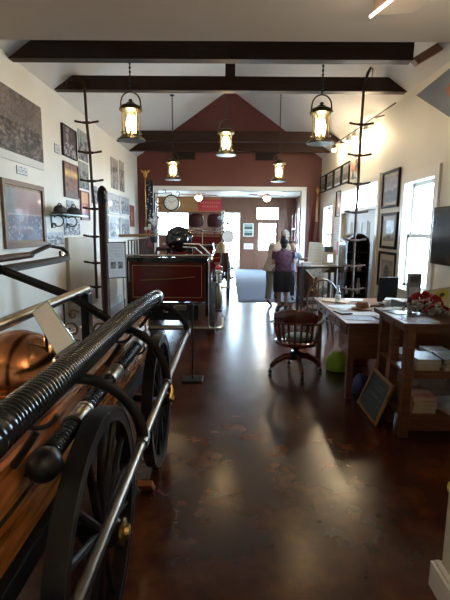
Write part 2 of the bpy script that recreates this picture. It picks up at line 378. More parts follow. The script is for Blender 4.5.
# vents on red wall
for x, lab in ((-1.22, 'dark vent grille on the red wall, left of the middle lantern'), (1.0, 'dark vent grille on the red wall, right of the middle lantern')):
    t = thing('vent_grille', lab, 'vent', (x, RW-.03, 3.54), 'vent grilles on the red wall')
    MB().box(x-.30, x+.30, RW-.02, RW-.001, 3.52, 3.72).build('frame', beam_m, t, smooth=0)
    q = MB()
    for k in range(7): q.box(x-.27, x+.27, RW-.028, RW-.02, 3.54+k*.024, 3.55+k*.024)
    q.build('slats', blkm, t, smooth=0)

# rug in the opening
tag(MB().box(.235, 2.0, 10.02, 18.6, .001, .014).build('floor_rug', mat('grey_blue_carpet', (.075, .085, .12), .95, noise=.2, scale=40), smooth=0), 'long grey-blue carpet running back to the far doors', 'carpet')

# ---------------------------------------------------------------- lanterns
def make_lantern(loc, lab, top):
    x, y, z = loc                                   # z = bottom of the base
    t = thing('hanging_lantern', lab, 'lantern', loc, 'bronze lanterns hanging in the hall')
    def P(h): return z+h
    MB().lathe([(.10, P(0)), (.165, P(.0)), (.17, P(.012)), (.135, P(.04)), (.125, P(.055)), (.02, P(.055))], (x, y, 0), n=24).build('base', bronze, t)
    q = MB()
    for k in range(4):
        a = R(45+90*k); q.tube([(x+.125*math.cos(a), y+.125*math.sin(a), P(.05)), (x+.125*math.cos(a), y+.125*math.sin(a), P(.355))], .006, 6)
    q.ring((x, y, P(.09)), .124, [(-.004, -.004), (.004, -.004), (.004, .004), (-.004, .004)], 'Z', 24)
    q.build('cage', bronze, t)
    MB().lathe([(.12, P(.35)), (.142, P(.355)), (.142, P(.375)), (.128, P(.38)), (.12, P(.405)), (.09, P(.42)), (.06, P(.43)), (.05, P(.445)), (.02, P(.452)), (.015, P(.462)), (.028, P(.47)), (.02, P(.485)), (.005, P(.49))], (x, y, 0), n=24).build('cap', bronze, t)
    MB().ring((x, y, P(.205)), .108, [(0, -.145), (.003, -.145), (.003, .145), (0, .145)], 'Z', 24).build('glass_cylinder', lglass, t)
    for k in range(3):
        a = R(-90+120*k); MB().lathe([(.010, P(.10)), (.022, P(.14)), (.030, P(.19)), (.026, P(.24)), (.006, P(.30))], (x+.045*math.cos(a), y+.045*math.sin(a), 0), n=10).build('bulb', bulb, t)
        MB().lathe([(.013, P(.055)), (.013, P(.10))], (x+.045*math.cos(a), y+.045*math.sin(a), 0), n=8).build('bulb_socket', bronze, t)
    MB().tube([(x-.128, y, P(.385))]+arc((x, y, P(.45)), .12, 180, 0, 12, r2=.125)+[(x+.128, y, P(.385))], .009, 6).build('bail', bronze, t)
    q = MB().tube([(x, y, P(.58)), (x, y, top-.01)], .0065, 6); h = P(.58)
    while h < top-.06: q.ring((x, y, h+.02), .010, [(-.004, -.011), (.004, -.011), (.004, .011), (-.004, .011)], 'Z', 6); h += .05
    q.lathe([(.012, top-.07), (.05, top-.055), (.05, top-.04)], (x, y, 0), n=12)
    q.build('chain', blk, t)
    l = bpy.data.lights.new('lantern_light', 'POINT'); l.energy = 13; l.color = (1, .74, .42); l.shadow_soft_size = .05
    lo = bpy.data.objects.new('lantern_light', l); COL.objects.link(lo); lo.parent = t; lo.location = (0, 0, .30)
    return t
def ceil_z(x): return G-SL*abs(x)
for (x, y, z, lab) in ((-1.22, 5.65, 2.74, 'large lit bronze lantern at the left, between the two nearest beams'), (1.125, 5.65, 2.72, 'large lit bronze lantern at the right, between the two nearest beams'),
                       (-.06, 7.65, 2.90, 'lit bronze lantern hanging in the middle of the hall'), (-1.21, 9.65, 2.71, 'small distant lit lantern above the wall clock'), (1.065, 9.65, 2.69, 'small distant lit lantern at the right, before the red wall')):
    make_lantern((x, y, z), lab, ceil_z(x)-.01)

# spot track high on the right wall
t = thing('track_light', 'row of glowing spotlights on a thin rail under the right eave', 'lamp', (2.33, 8.2, 3.50))
MB().tube([(2.33, 6.5, 3.44), (2.33, 10.3, 3.56)], .012, 6).tube([(2.33, 7.4, 3.46), (2.49, 7.4, 3.5)], .009, 6).tube([(2.33, 9.7, 3.54), (2.49, 9.7, 3.5)], .009, 6).build('rail', brown_i, t)
for (y, z) in ((10.1, 3.56), (8.93, 3.50), (8.5, 3.49), (7.8, 3.46)):
    MB().lathe([(.02, 0), (.045, -.05), (.055, -.10), (.05, -.105)], (2.33, y, z), n=12).build('spot_head', nickel, t)
    MB().ball((2.33, y, z-.12), .05, n=10).build('spot_bulb', spotm, t)
    l = bpy.data.lights.new('spot_light', 'POINT'); l.energy = 11; l.color = (1, .76, .46); l.shadow_soft_size = .06
    lo = bpy.data.objects.new('spot_light', l); COL.objects.link(lo); lo.parent = t; lo.location = Vector((2.30, y, z-.19))-t.location

# near flat-ceiling fixture, rotated square with glowing edge
t = thing('ceiling_lamp', 'square beige lamp on the low near ceiling, one glowing edge', 'lamp', (.52, 1.42, 2.26))
MB().hexa([(.44, 1.47, 2.31), (.47, 1.36, 2.31), (.60, 1.38, 2.33), (.57, 1.50, 2.33)], [(.44, 1.47, SZ-.001), (.47, 1.36, SZ-.001), (.60, 1.38, SZ-.001), (.57, 1.50, SZ-.001)]).build('housing', mat('lamp_housing', (.42, .33, .22), .6), t, smooth=0)
MB().tube([(.43, 1.465, 2.304), (.46, 1.36, 2.304)], .0045, 8).build('glowing_tube', mat('tube_glow', (1, .9, .8), .5, emit=((1, .72, .6), 5)), t, smooth=0)
l = bpy.data.lights.new('near_lamp_light', 'POINT'); l.energy = .5; l.color = (1, .84, .62); l.shadow_soft_size = .1
lo = bpy.data.objects.new('near_lamp_light', l); COL.objects.link(lo); lo.parent = t; lo.location = (0, 0, -.08)

# unseen uplighter bowls, added to brighten the low near ceiling
for k, (x, y, lab) in enumerate(((.84, .1, 'added unseen uplighter bowl on the right wall end'), (-2.34, .3, 'added unseen uplighter bowl on the near left wall'))):
    t = thing('added_uplighter', lab, 'lamp', (x, y, 1.80), 'added uplighter bowls that brighten the near ceiling')
    s_ = 1 if x > 0 else -1
    MB().lathe([(.03, 1.80), (.09, 1.83), (.135, 1.90), (.14, 1.92), (.125, 1.92), (.08, 1.845), (.02, 1.82)], (x, y, 0)).build('bowl', trim_m, t)
    MB().box(min(x+s_*.12, x+s_*.158), max(x+s_*.12, x+s_*.158), y-.05, y+.05, 1.83, 1.91).build('wall_plate', trim_m, t, smooth=0)
    l = bpy.data.lights.new('added_fill_light', 'POINT'); l.energy = 30; l.color = (1, .80, .58); l.shadow_soft_size = .04
    lo = bpy.data.objects.new('added_fill_light', l); COL.objects.link(lo); lo.parent = t; lo.location = (0, 0, .09)

# ceiling fans in the back room
for x, y, lab in ((-1.0, 14.7, 'white ceiling fan with lit bowl above the second engine'), (1.25, 14.7, 'white ceiling fan with lit bowl above the carpet')):
    t = thing('ceiling_fan', lab, 'ceiling fan', (x, y, 2.62), 'ceiling fans in the back room')
    MB().lathe([(.02, 3.02), (.06, 3.02), (.02, 2.98), (.015, 2.86), (.09, 2.84), (.10, 2.76), (.05, 2.74)], (x, y, 0)).build('motor', trim_m, t)
    MB().lathe([(.02, 2.60), (.09, 2.63), (.13, 2.70), (.13, 2.735)], (x, y, 0)).build('light_bowl', fanglow, t)
    for k in range(4):
        M = rz(20+90*k); MB().obox(Vector((x, y, 2.80))+M@Vector((.36, 0, 0)), (.50, .12, .01), M@rx(10)).build('fan_blade', paneling_m, t, smooth=0)
    l = bpy.data.lights.new('fan_light', 'POINT'); l.energy = 22; l.color = (1, .84, .6); l.shadow_soft_size = .1
    lo = bpy.data.objects.new('fan_light', l); COL.objects.link(lo); lo.parent = t; lo.location = (0, 0, -.12)
#@@PART2
# ---------------------------------------------------------------- pictures
from mathutils import noise as NZ
def nz(u, v, s, seed): return .5+.5*max(-1, min(1, NZ.noise(Vector((u*s, v*s*1.01, seed*7.3)))*1.6))
def mixc(a, b, t): t = max(0, min(1, t)); return tuple(a[i]*(1-t)+b[i]*t for i in range(3))
def art_bw(seed, hi=(.55, .56, .58), lo=(.05, .05, .06), s=6):
    def f(u, v):
        t = nz(u, v, s, seed)*.6+nz(u, v, s*3, seed+9)*.4; t = t*1.5-.3
        if v > .72: t = t*.5+.5
        return mixc(tuple(c*.5 for c in lo), hi, t*1.35-.2)
    return f
def art_sepia(u, v):
    t = nz(u*2, v*.5, 7, 3)*.5+nz(u, v, 26, 5)*.5
    if v < .12: return (.62, .62, .58)
    if v > .55:
        bld = nz(int(u*9)/9., .3, 20, 8); t = t*.35+bld*.35+.25
        if nz(u*2, v, 30, 18) > .62: t *= .65
    else: t = (t-.25)*1.5 if nz(u*1.5, v, 22, 11) > .45 else t*.35
    return mixc((.012, .009, .008), (.24, .19, .17), t*1.15-.1)
def art_street(u, v):
    if v > .5:
        k = int(u*9)/9.; c = mixc((.28, .16, .17), (.38, .26, .24), nz(k, 1, 30, 2))
        if u < .22: c = (.20, .25, .24)
        if nz(u, v, 16, 9) > .6: c = mixc(c, (.34, .24, .18), .4)
        if .5 < v < .53: c = (.42, .36, .34)
        return c
    c = mixc((.06, .08, .14), (.22, .22, .30), nz(u, v, 5, 4))
    if nz(u*1.6, v, 9, 6) > .70 and v > .12: c = (.22, .08, .07)
    if nz(u*1.6, v, 14, 16) > .72: c = (.40, .38, .36)
    return c
def art_fire(u, v):
    c = mixc((.05, .015, .01), (.28, .10, .04), nz(u, v, 7, 3))
    d = abs(v-.72); c = mixc(c, (.95, .62, .20), max(0, 1-d*7)*nz(u, v, 3, 5)*1.6)
    if v < .2: c = mixc(c, (.1, .08, .06), .6)
    return c
def art_dark(u, v):
    c = mixc((.012, .01, .018), (.10, .06, .07), nz(u, v, 6, 8))
    if v < .45 and nz(u*2, v*.6, 14, 9) > .6: c = (.45, .45, .5)
    if .25 < u < .32+v*.2 and v > .3 and nz(u, v, 20, 2) > .45: c = (.35, .28, .26)
    return c
def art_red(u, v):
    c = mixc((.22, .05, .03), (.50, .18, .08), nz(u, v, 4, 2))
    if v > .6: c = mixc(c, (.75, .42, .14), .6)
    if v < .25: c = (.12, .10, .14)
    return c
def art_plainred(u, v):
    c = (.30, .07, .05)
    return (.52, .36, .24) if .3 < u < .7 and .3 < v < .75 and nz(u, v, 12, 3) > .5 else c
def art_landscape(sky, land, seed):
    def f(u, v):
        h = .40+.15*nz(u, 0, 4, seed)
        if v > h: return mixc(sky, tuple(c*.6 for c in sky), nz(u, v, 5, seed))
        return mixc(land, tuple(c*.3 for c in land), nz(u, v, 9, seed+3))
    return f
def art_figure(seed):
    def f(u, v):
        d = ((u-.5)/.24)**2+((v-.42)/.34)**2
        if d < 1: return mixc((.02, .02, .025), (.22, .2, .19), nz(u, v, 12, seed))
        return mixc((.22, .22, .22), (.40, .39, .37), nz(u, v, 5, seed))
    return f
def art_text(bgc=(.62, .64, .64), ink=(.22, .22, .24), rows=14, pics=()):
    def f(u, v):
        for (a, b_, c, d) in pics:
            if a < u < b_ and c < v < d: return mixc((.05, .05, .06), (.45, .45, .45), nz(u, v, 14, 2))
        r = int((1-v)*rows*2)
        if r % 2 and .1 < u < .9 and nz(u*3, r, 13, 4) > .38: return ink
        return bgc
    return f
def vcmat(name, rough=.35, coat=0.):
    m = bpy.data.materials.new(name); m.use_nodes = True; n = m.node_tree; b = n.nodes['Principled BSDF']
    a = n.nodes.new('ShaderNodeVertexColor'); a.layer_name = 'Col'; n.links.new(a.outputs[0], b.inputs['Base Color']); b.inputs['Roughness'].default_value = rough
    b.inputs['Coat Weight'].default_value = coat; b.inputs['Coat Roughness'].default_value = .03; return m
print_m = vcmat('printed_picture', .6); glazed_m = vcmat('glazed_picture', .5, .06)
def artpanel(name, quad, art, nu, nv, parent=None, m=None, th=.004):
    """flat panel with a printed image; quad = bottom-left, bottom-right, top-right, top-left"""
    q = [Vector(p) for p in quad]; nrm = (q[1]-q[0]).cross(q[3]-q[0]).normalized()*th
    cx = sum(q, Vector())/4; base = Vector((cx.x, cx.y, min(p.z for p in q)))
    V = []; F = []; C = []
    for j in range(nv+1):
        for i in range(nu+1):
            u, v = i/nu, j/nv; V.append((q[0]*(1-u)+q[1]*u)*(1-v)+(q[3]*(1-u)+q[2]*u)*v)
    for j in range(nv):
        for i in range(nu):
            a = j*(nu+1)+i; F.append((a, a+1, a+nu+2, a+nu+1)); C.append(art((i+.5)/nu, (j+.5)/nv))
    k = len(V); V += [p-nrm for p in q]; cs = [0, nu, (nu+1)*(nv+1)-1, (nu+1)*nv]
    edge = (.35, .34, .32)
    F.append((k+3, k+2, k+1, k)); C.append(edge)
    for s_, row in enumerate(([j for j in range(nu+1)], [(nu)+(nu+1)*j for j in range(nv+1)], [(nu+1)*(nv+1)-1-j for j in range(nu+1)], [(nu+1)*(nv-j) for j in range(nv+1)])):
        F.append(tuple(row[::-1])+(k+s_, k+(s_+1) % 4)); C.append(edge)
    off = Vector(); p_ = parent
    while p_: off += p_.location; p_ = p_.parent
    me = bpy.data.meshes.new(name); me.from_pydata([v-base for v in V], [], F)
    ca = me.color_attributes.new('Col', 'FLOAT_COLOR', 'CORNER'); i = 0
    for f_, c in zip(me.polygons, C):
        for _ in f_.vertices: ca.data[i].color = (*c, 1); i += 1
    me.materials.append(m or print_m)
    o = bpy.data.objects.new(name, me); COL.objects.link(o); o.location = base-off
    if parent: o.parent = parent
    return o
def wallquad(side, y0, y1, z0, z1, x):
    if side == 'L': return [(x, y1, z0), (x, y0, z0), (x, y0, z1), (x, y1, z1)][::1] if False else [(x, y0, z0), (x, y1, z0), (x, y1, z1), (x, y0, z1)]
    return [(x, y1, z0), (x, y0, z0), (x, y0, z1), (x, y1, z1)]
def picture(side, y0, y1, z0, z1, art, label, fw_=.03, fm=None, matw=0, nu=24, nv=24, group=None, name='framed_picture', mcol=None):
    X = LX if side == 'L' else RX; s = 1 if side == 'L' else -1
    def bx(b, ya, yb, za, zb, d0, d1): b.box(X+s*d0, X+s*d1, ya, yb, za, zb)
    if fw_ == 0:
        o = artpanel(name, wallquad(side, y0, y1, z0, z1, X+s*.012), art, nu, nv, th=.010)
        return tag(o, label, 'picture', group)
    t = thing(name, label, 'picture', (X+s*.015, (y0+y1)/2, z0), group)
    b = MB(); bx(b, y0, y1, z0, z0+fw_, .001, .035); bx(b, y0, y1, z1-fw_, z1, .001, .035); bx(b, y0, y0+fw_, z0+fw_, z1-fw_, .001, .035); bx(b, y1-fw_, y1, z0+fw_, z1-fw_, .001, .035)
    b.build('frame', fm or blkm, t, smooth=0, bevel=.003)
    i = fw_
    if matw:
        b = MB(); bx(b, y0+i, y1-i, z0+i, z1-i, .001, .012); b.build('mount', mcol or cardb, t, smooth=0)
    j = fw_+matw; artpanel('print', wallquad(side, y0+j, y1-j, z0+j, z1-j, X+s*(.018)), art, nu, nv, t, glazed_m, th=.004)
    return t
gold = mat('gilt_frame', (.24, .15, .06), .35, .5, noise=.3, scale=20)
silver = mat('grey_frame', (.3, .3, .3), .4)
picture('L', 4.15, 6.03, 2.42, 3.22, art_sepia, 'large unframed sepia crowd photograph at the top of the left wall', 0, nu=110, nv=50, name='photo_print')
picture('L', 4.85, 5.94, 1.42, 2.20, art_street, 'large brown-framed print of a street scene above the pump handle', .06, mat('brown_frame', (.20, .105, .045), .4, noise=.3), .03, nu=60, nv=44, mcol=gold)
picture('L', 5.26, 5.54, 2.29, 2.385, art_text(rows=4), 'small white caption card between the sepia photograph and street print', 0, nu=20, nv=10, name='caption_card')
picture('L', 6.45, 6.63, 2.73, 2.86, art_text(rows=4), 'small white caption card left of the dark night photograph', 0, nu=16, nv=10, name='caption_card')
picture('L', 6.72, 7.33, 2.74, 3.20, art_dark, 'dark night photograph, topmost in the left wall cluster', .015, None, 0, nu=30, nv=26)
picture('L', 6.72, 7.35, 2.13, 2.66, art_fire, 'glowing orange fire photograph under the dark night photograph', .02, mat('dark_red_frame', (.06, .02, .02), .4), 0, nu=30, nv=26)
picture('L', 7.46, 7.95, 2.80, 3.28, art_bw(4, (.35, .38, .38)), 'narrow grey photograph behind the top of the left wall ladder', 0, nu=20, nv=24, name='photo_print')
picture('L', 7.44, 7.93, 2.33, 2.77, art_bw(14, (.3, .33, .3)), 'grey photograph behind the ladder, right of the fire photograph', 0, nu=20, nv=20, name='photo_print')
picture('L', 7.42, 7.86, 1.80, 2.29, art_red, 'orange-red picture behind the left ladder', .02, mat('red_frame', (.25, .05, .04), .4), 0, nu=20, nv=20)
picture('L', 8.05, 8.42, 2.12, 2.44, art_bw(5, (.35, .36, .40)), 'small grey photograph right of the left ladder', 0, nu=12, nv=12, name='photo_print')
picture('L', 6.81, 7.12, 1.88, 2.09, art_bw(6, (.42, .45, .5)), 'small pale photograph over the helmets on the glass shelf', 0, nu=12, nv=10, name='photo_print')
picture('L', 6.66, 7.36, 1.55, 1.81, art_bw(7, (.6, .63, .68), (.1, .11, .13), 9), 'wide pale photograph right of the glass shelf bracket', 0, nu=36, nv=14, name='photo_print')
picture('L', 5.95, 6.6, 1.42, 1.60, art_bw(17, (.6, .66, .72), (.16, .18, .2), 7), 'low pale photograph strip under the glass shelf', 0, nu=30, nv=10, name='photo_print')
picture('L', 9.45, 10.05, 2.52, 3.16, art_bw(8, (.45, .36, .32), (.015, .012, .015), 5), 'tall dark photograph, left one of the far upper pair', 0, nu=20, nv=24, name='photo_print')
picture('L', 10.18, 10.62, 2.52, 3.20, art_bw(9, (.5, .42, .33), (.05, .04, .03), 5), 'tall brownish photograph, right one of the far upper pair', 0, nu=16, nv=24, name='photo_print')
k = 0
for (a, b_) in ((9.08, 10.05), (10.1, 11.0)):
    for (c, d, w) in ((1.97, 2.43, 'upper'), (1.46, 1.93, 'lower')):
        picture('L', a, b_, c, d, art_bw(20+k, (.42, .45, .5), (.07, .08, .1), 7), 'grey photograph on the far left wall, %s %s of the block of four' % (w, 'left' if k < 2 else 'right'), .035, paper, 0, nu=22, nv=18, group='block of four grey photographs', name='photo_board'); k += 1
picture('L', 11.08, 11.55, 1.72, 2.26, art_plainred, 'red picture on the left wall nearest the red gable wall', .03, mat('red_frame2', (.22, .04, .03), .4), 0, nu=16, nv=18)
# glass shelf with helmets
t = thing('wall_shelf', 'pale glass shelf on black scroll brackets on left wall', 'shelf', (-2.37, 6.5, 1.70))
MB().box(-2.5, -2.24, 5.98, 7.05, 1.84, 1.855).build('shelf_board', mat('green_glass', (.35, .52, .48), .1), t, smooth=0)
for y in (6.2, 6.75):
    MB().box(-2.499, -2.485, y-.015, y+.015, 1.66, 1.84).tube([(-2.49, y, 1.67)]+arc((-2.40, y, 1.76), .075, 200, 500, 14, 'XZ'), .009, 6).tube([(-2.49, y, 1.83), (-2.27, y, 1.83)], .008, 6).tube(arc((-2.46, y, 1.70), .03, 0, 330, 9, 'XZ'), .006, 6).build('bracket', blk, t)
for y, sz, lab in ((6.205, 1.15, 'black leather helmet on the glass shelf, nearer one'), (6.76, 1.38, 'black leather helmet on the glass shelf, larger one')):
    h = thing('fire_helmet', lab, 'helmet', (-2.37, y, 1.856), 'helmets on the glass shelf')
    z = 1.856
    MB().lathe([(.10*sz, z), (.115*sz, z+.01), (.085*sz, z+.03), (.08*sz, z+.07), (.06*sz, z+.105), (.02*sz, z+.125)], (-2.37, y, 0), n=20, sc=(.72, 1.75)).build('shell', blkm, h)
    MB().tube(arc((-2.37, y, z+.05), .09*sz, 15, 165, 10, 'YZ', .085*sz), .008, 6).build('crest', blkm, h)
tag(MB().box(-2.5, -2.44, 6.67, 8.05, .30, 1.52).build('wall_panel', mat('tan_panel', (.45, .38, .26), .5, noise=.15, scale=2), smooth=0, bevel=.01), 'tan flat panel against left wall below the photographs', 'panel')

# right wall pictures
picture('R', 6.55, 7.25, 2.02, 2.58, art_landscape((.34, .34, .42), (.10, .09, .12), 2), 'dark-framed landscape, topmost of the three beside the window', .035, None, .05, nu=30, nv=24)
picture('R', 6.52, 7.19, 1.39, 1.94, art_figure(3), 'dark-framed picture with a white mount, middle of the three beside the window', .04, None, .08, nu=24, nv=24, mcol=paper)
picture('R', 6.47, 7.21, .78, 1.34, art_figure(5), 'dark-framed portrait with cream mount, lowest of the three beside window', .04, None, .09, nu=24, nv=24)
for (y0_, y1_, lab, sd) in ((11.55, 12.15, 'black-framed photograph above the far window, farthest of four', 1), (10.72, 11.42, 'black-framed photograph above the far window, second from the red wall', 2), (9.98, 10.62, 'black-framed photograph above the far window, third from the red wall', 3), (9.32, 9.9, 'black-framed photograph, nearest of the four above the far window', 4)):
    picture('R', y0_, y1_, 2.66, 3.09, art_landscape((.4, .4, .42), (.2, .18, .16), sd), lab, .03, None, .05, nu=14, nv=12, group='four framed photographs above the far window', mcol=paper)
picture('R', 9.90, 10.32, 1.98, 2.55, art_plainred, 'narrow red and dark poster between the far window and the double door', .02, blkm, .04, nu=14, nv=16, mcol=paper)
picture('R', 9.95, 10.42, 1.44, 1.94, art_text((.75, .78, .8), (.55, .55, .6), 8), 'bright white notice beside the far window', 0, nu=14, nv=16, name='notice')
picture('R', 9.93, 10.1, 1.12, 1.42, lambda u, v: (.55, .04, .09), 'small crimson tag under the white notice', 0, nu=2, nv=2, name='wall_tag')
picture('R', 10.2, 10.4, .95, 1.22, lambda u, v: (.42, .03, .05), 'small red tag lower down beside the far window', 0, nu=2, nv=2, name='wall_tag')
t = thing('hanging_ornament', 'pink and grey jointed ornament on right wall behind the ladder', 'ornament', (2.46, 8.9, 2.72))
pk = mat('pink_cloth', (.62, .30, .27), .6); gy = mat('grey_cloth', (.28, .33, .36), .6)
MB().ball((2.44, 8.88, 2.93), .11, (.4, 1, 1.4)).build('body', pk, t)
MB().ball((2.45, 8.85, 3.09), .06, (.5, 1, 1)).build('head', gy, t)
for s_ in (-1, 1):
    MB().tube([(2.46, 8.88+s_*.08, 2.98), (2.46, 8.88+s_*.2, 3.05), (2.46, 8.88+s_*.28, 3.0)], [.03, .022, .03], 8).build('arm', mat('ornament_grey', (.5, .46, .44), .6), t)
    MB().tube([(2.46, 8.88+s_*.04, 2.84), (2.46, 8.88+s_*.08, 2.74), (2.46, 8.88+s_*.1, 2.68)], [.03, .024, .03], 8).build('leg', gy, t)
# diamond sign
X = 2.492; cy, cz, hr = 5.28, 3.06, .88
q = [(X, 6.15, 3.05), (X, 5.28, 2.76), (X, 4.40, 3.05), (X, 5.28, 3.33)]
q = [(X, cy+.92, 3.24), (X, cy, 2.86), (X, cy-.92, 3.1), (X, cy, 3.54)]
q = [Vector((2.492, 6.2, 3.46)), Vector((2.492, 5.24, 2.98)), Vector((2.492, 4.28, 3.22)), Vector((2.492, 5.28, 3.50))]
def art_diamond(u, v):
    r = math.hypot(u-.5, v-.5)
    if r < .19: return (.42, .13, .07)
    return mixc((.15, .18, .24), (.19, .22, .28), nz(u, v, 5, 1))
def cutdia():
    c = Vector((2.49, 5.30, 3.20))
    return [c+Vector((0, .93, .0)), c+Vector((0, 0, -.37)), c+Vector((0, -.93, 0)), c+Vector((0, 0, .37))]
tag(artpanel('diamond_sign', [(2.488, 6.2, 3.455), (2.488, 4.95, 2.80), (2.488, 4.1, 3.1), (2.488, 4.95, 3.50)], art_diamond, 24, 24, th=.012), 'blue-grey diamond sign with orange centre, high on right wall', 'sign')
# television
t = thing('wall_television', 'black flat television on right wall beside the window', 'television', (2.42, 4.75, 1.28))
MB().box(2.36, 2.42, 4.20, 5.13, 1.29, 1.93).build('casing', blkg, t, smooth=0, bevel=.008)
MB().box(2.355, 2.36, 4.24, 5.09, 1.36, 1.89).build('screen', mat('dark_screen', (.012, .018, .022), .12), t, smooth=0)
MB().box(2.42, 2.5, 4.6, 4.85, 1.5, 1.75).build('wall_mount', blkm, t, smooth=0)

# ---------------------------------------------------------------- hook ladders
def hook_ladder(pts, rungs, hook, label, hw=.17, rm=brown_i):
    p0 = Vector(pts[0]); t = thing('hook_ladder', label, 'ladder', p0, 'single-pole hook ladders hung from the second beam')
    MB().tube(pts, .02, 8).build('pole', rm, t)
    for (x, z) in rungs:
        y = pts[0][1]; MB().tube([(x-hw, y, z+.012), (x-hw*.4, y, z-.006), (x, y-.002, z-.01), (x+hw*.4, y, z-.006), (x+hw, y, z+.012)], [.016, .014, .024, .014, .016], 6).build('rung', rm, t)
    MB().tube(hook, [.03]*(len(hook)-2)+[.016, .006], 8, flat=(1, .5)).build('hook', rm, t)
    return t
hook_ladder([(-1.98, 6.476, .62), (-1.98, 6.476, 1.49), (-1.963, 6.476, 1.95), (-1.99, 6.476, 2.34), (-2.0, 6.476, 2.74), (-2.029, 6.476, 3.15), (-2.04, 6.476, 3.60)],
            [(-2.03, 3.15), (-2.0, 2.74), (-1.99, 2.345), (-1.965, 1.95), (-1.975, 1.55), (-1.98, 1.16), (-1.98, .80)],
            [(-2.04, 6.45, 3.58), (-2.05, 6.45, 3.66), (-2.10, 6.42, 3.70), (-2.20, 6.40, 3.70), (-2.27, 6.40, 3.66), (-2.275, 6.40, 3.58)], 'dark single-pole hook ladder on the left side of the hall')
hook_ladder([(1.864, 6.476, .55), (1.853, 6.476, 1.53), (1.862, 6.476, 2.33), (1.857, 6.476, 2.73), (1.859, 6.476, 3.16), (1.868, 6.476, 3.7)],
            [(1.86, 3.15), (1.857, 2.73), (1.862, 2.335), (1.858, 1.93), (1.855, 1.53), (1.86, 1.15), (1.862, .80)],
            [(1.868, 6.476, 3.68), (1.89, 6.39, 3.80), (1.92, 6.38, 3.86), (1.945, 6.37, 3.84), (1.94, 6.37, 3.72)], 'dark single-pole hook ladder on the right, before the double door')
t = thing('dark_post', 'tall dark post with a rounded iron cap at left, behind the pump', 'post', (-1.48, 5.2, 0))
MB().lathe([(.16, 0), (.16, .03), (.06, .05), (.05, .08), (.052, 1.96)], (-1.48, 5.2, 0)).build('shaft', mat('post_wood', (.045, .014, .008), .5, spec=.25), t)
MB().lathe([(.055, 1.96), (.062, 1.98), (.062, 2.06), (.045, 2.12), (.015, 2.15)], (-1.48, 5.2, 0)).build('cap', blk, t)
MB().tube([(-1.44, 5.14, 2.08), (-1.42, 5.12, 2.04), (-1.43, 5.13, 2.0)], .008, 6).build('snap_hook', nickel, t)

# ---------------------------------------------------------------- sign stands
t = thing('sign_stand', 'white information board with two pictures on a thin stand', 'sign', (-1.17, 4.92, 0))
artpanel('board', [(-1.335, 4.84, 1.115), (-1.175, 4.95, 1.115), (-1.180, 4.95, 1.50), (-1.34, 4.84, 1.50)], art_text((.85, .87, .9), (.70, .72, .75), 12, ((.14, .44, .24, .46), (.58, .86, .24, .46))), 30, 44, t, th=.012)
MB().tube([(-1.175, 4.965, .02), (-1.175, 4.965, 1.52)], .010, 8).build('pole', nickel, t)
MB().tube([(-1.345, 4.84, 1.108), (-1.165, 4.962, 1.108)], .006, 6).tube([(-1.345, 4.84, 1.505), (-1.165, 4.962, 1.505)], .007, 6).tube([(-1.345, 4.845, 1.505), (-1.345, 4.845, 1.108)], .005, 6).build('board_frame', blk, t)
MB().lathe([(.14, 0), (.14, .012), (.02, .022)], (-1.175, 4.965, 0)).build('base', blk, t)
t = thing('floor_stand', 'thin black stand with a flat square base beside the pump rail', 'stand', (-.385, 4.62, 0))
MB().box(-.50, -.27, 4.55, 4.75, 0, .018).build('base', blk, t, smooth=0, bevel=.004)
MB().tube([(-.385, 4.64, .018), (-.385, 4.64, .84)], .009, 8).build('pole', blk, t)
MB().ball((-.385, 4.64, .85), .02).build('finial', blk, t)

# ---------------------------------------------------------------- spoked wheels
def wheel(parent, c, r, w, rimm, spm, hubm, nsp=14, rimt=.055, tyre=None, sx=1):
    x, y, z = c
    o = MB().ring((x, y, z), r, [(-rimt, -w/2), (-.012, -w/2), (-.012, w/2), (-rimt, w/2)], 'X', 48).build('wheel', rimm, parent)
    MB().ring((x, y, z), r, [(-.012, -w/2-.004), (0, -w/2-.004), (0, w/2+.004), (-.012, w/2+.004)] if not tyre else [(-.02, -w*.6), (tyre*.6, -w*.6), (tyre, 0), (tyre*.6, w*.6), (-.02, w*.6)], 'X', 48).build('tyre', blk if not tyre else mat('tyre_rubber', (.02, .02, .02), .7), o)
    for k in range(nsp):
        a = 2*math.pi*k/nsp+.1; d = Vector((0, math.cos(a), math.sin(a)))
        MB().tube([Vector(c)+d*.05, Vector(c)+d*(r-rimt+.005)], [.019, .014], 8).build('spoke', spm, o)
    MB().lathe([(.035, -w*1.3), (.05, -w), (.062, -w*.6), (.062, w*.6), (.05, w), (.035, w*1.3)], c, 'X', 20).build('hub', hubm, o)
    MB().lathe([(.034, 0), (.05, .002), (.05, .014), (.03, .02), (.026, .036), (.008, .04)] if sx > 0 else [(.008, -.04), (.026, -.036), (.03, -.02), (.05, -.014), (.05, -.002), (.034, 0)], (x+sx*w*1.3, y, z), 'X', 20).build('hub_cap', brass, o)
    return o

# ---------------------------------------------------------------- hand pump engine (left foreground)
pump = thing('hand_pump_engine', 'antique wooden hand pump engine with spoked wheels and copper dome', 'fire engine', (-.86, 2.2, 0))
dkw = mat('wheel_wood_dark', (.009, .006, .005), .5, noise=.4, scale=20, spec=.3)
for (x, sx) in ((-.49, 1), (-1.23, -1)):
    wheel(pump, (x, 1.54, .48), .48, .06, dkw, dkw, dkw, 14, .06, sx=sx)
    wheel(pump, (x, 2.95, .46), .46, .06, dkw, dkw, dkw, 14, .06, sx=sx)
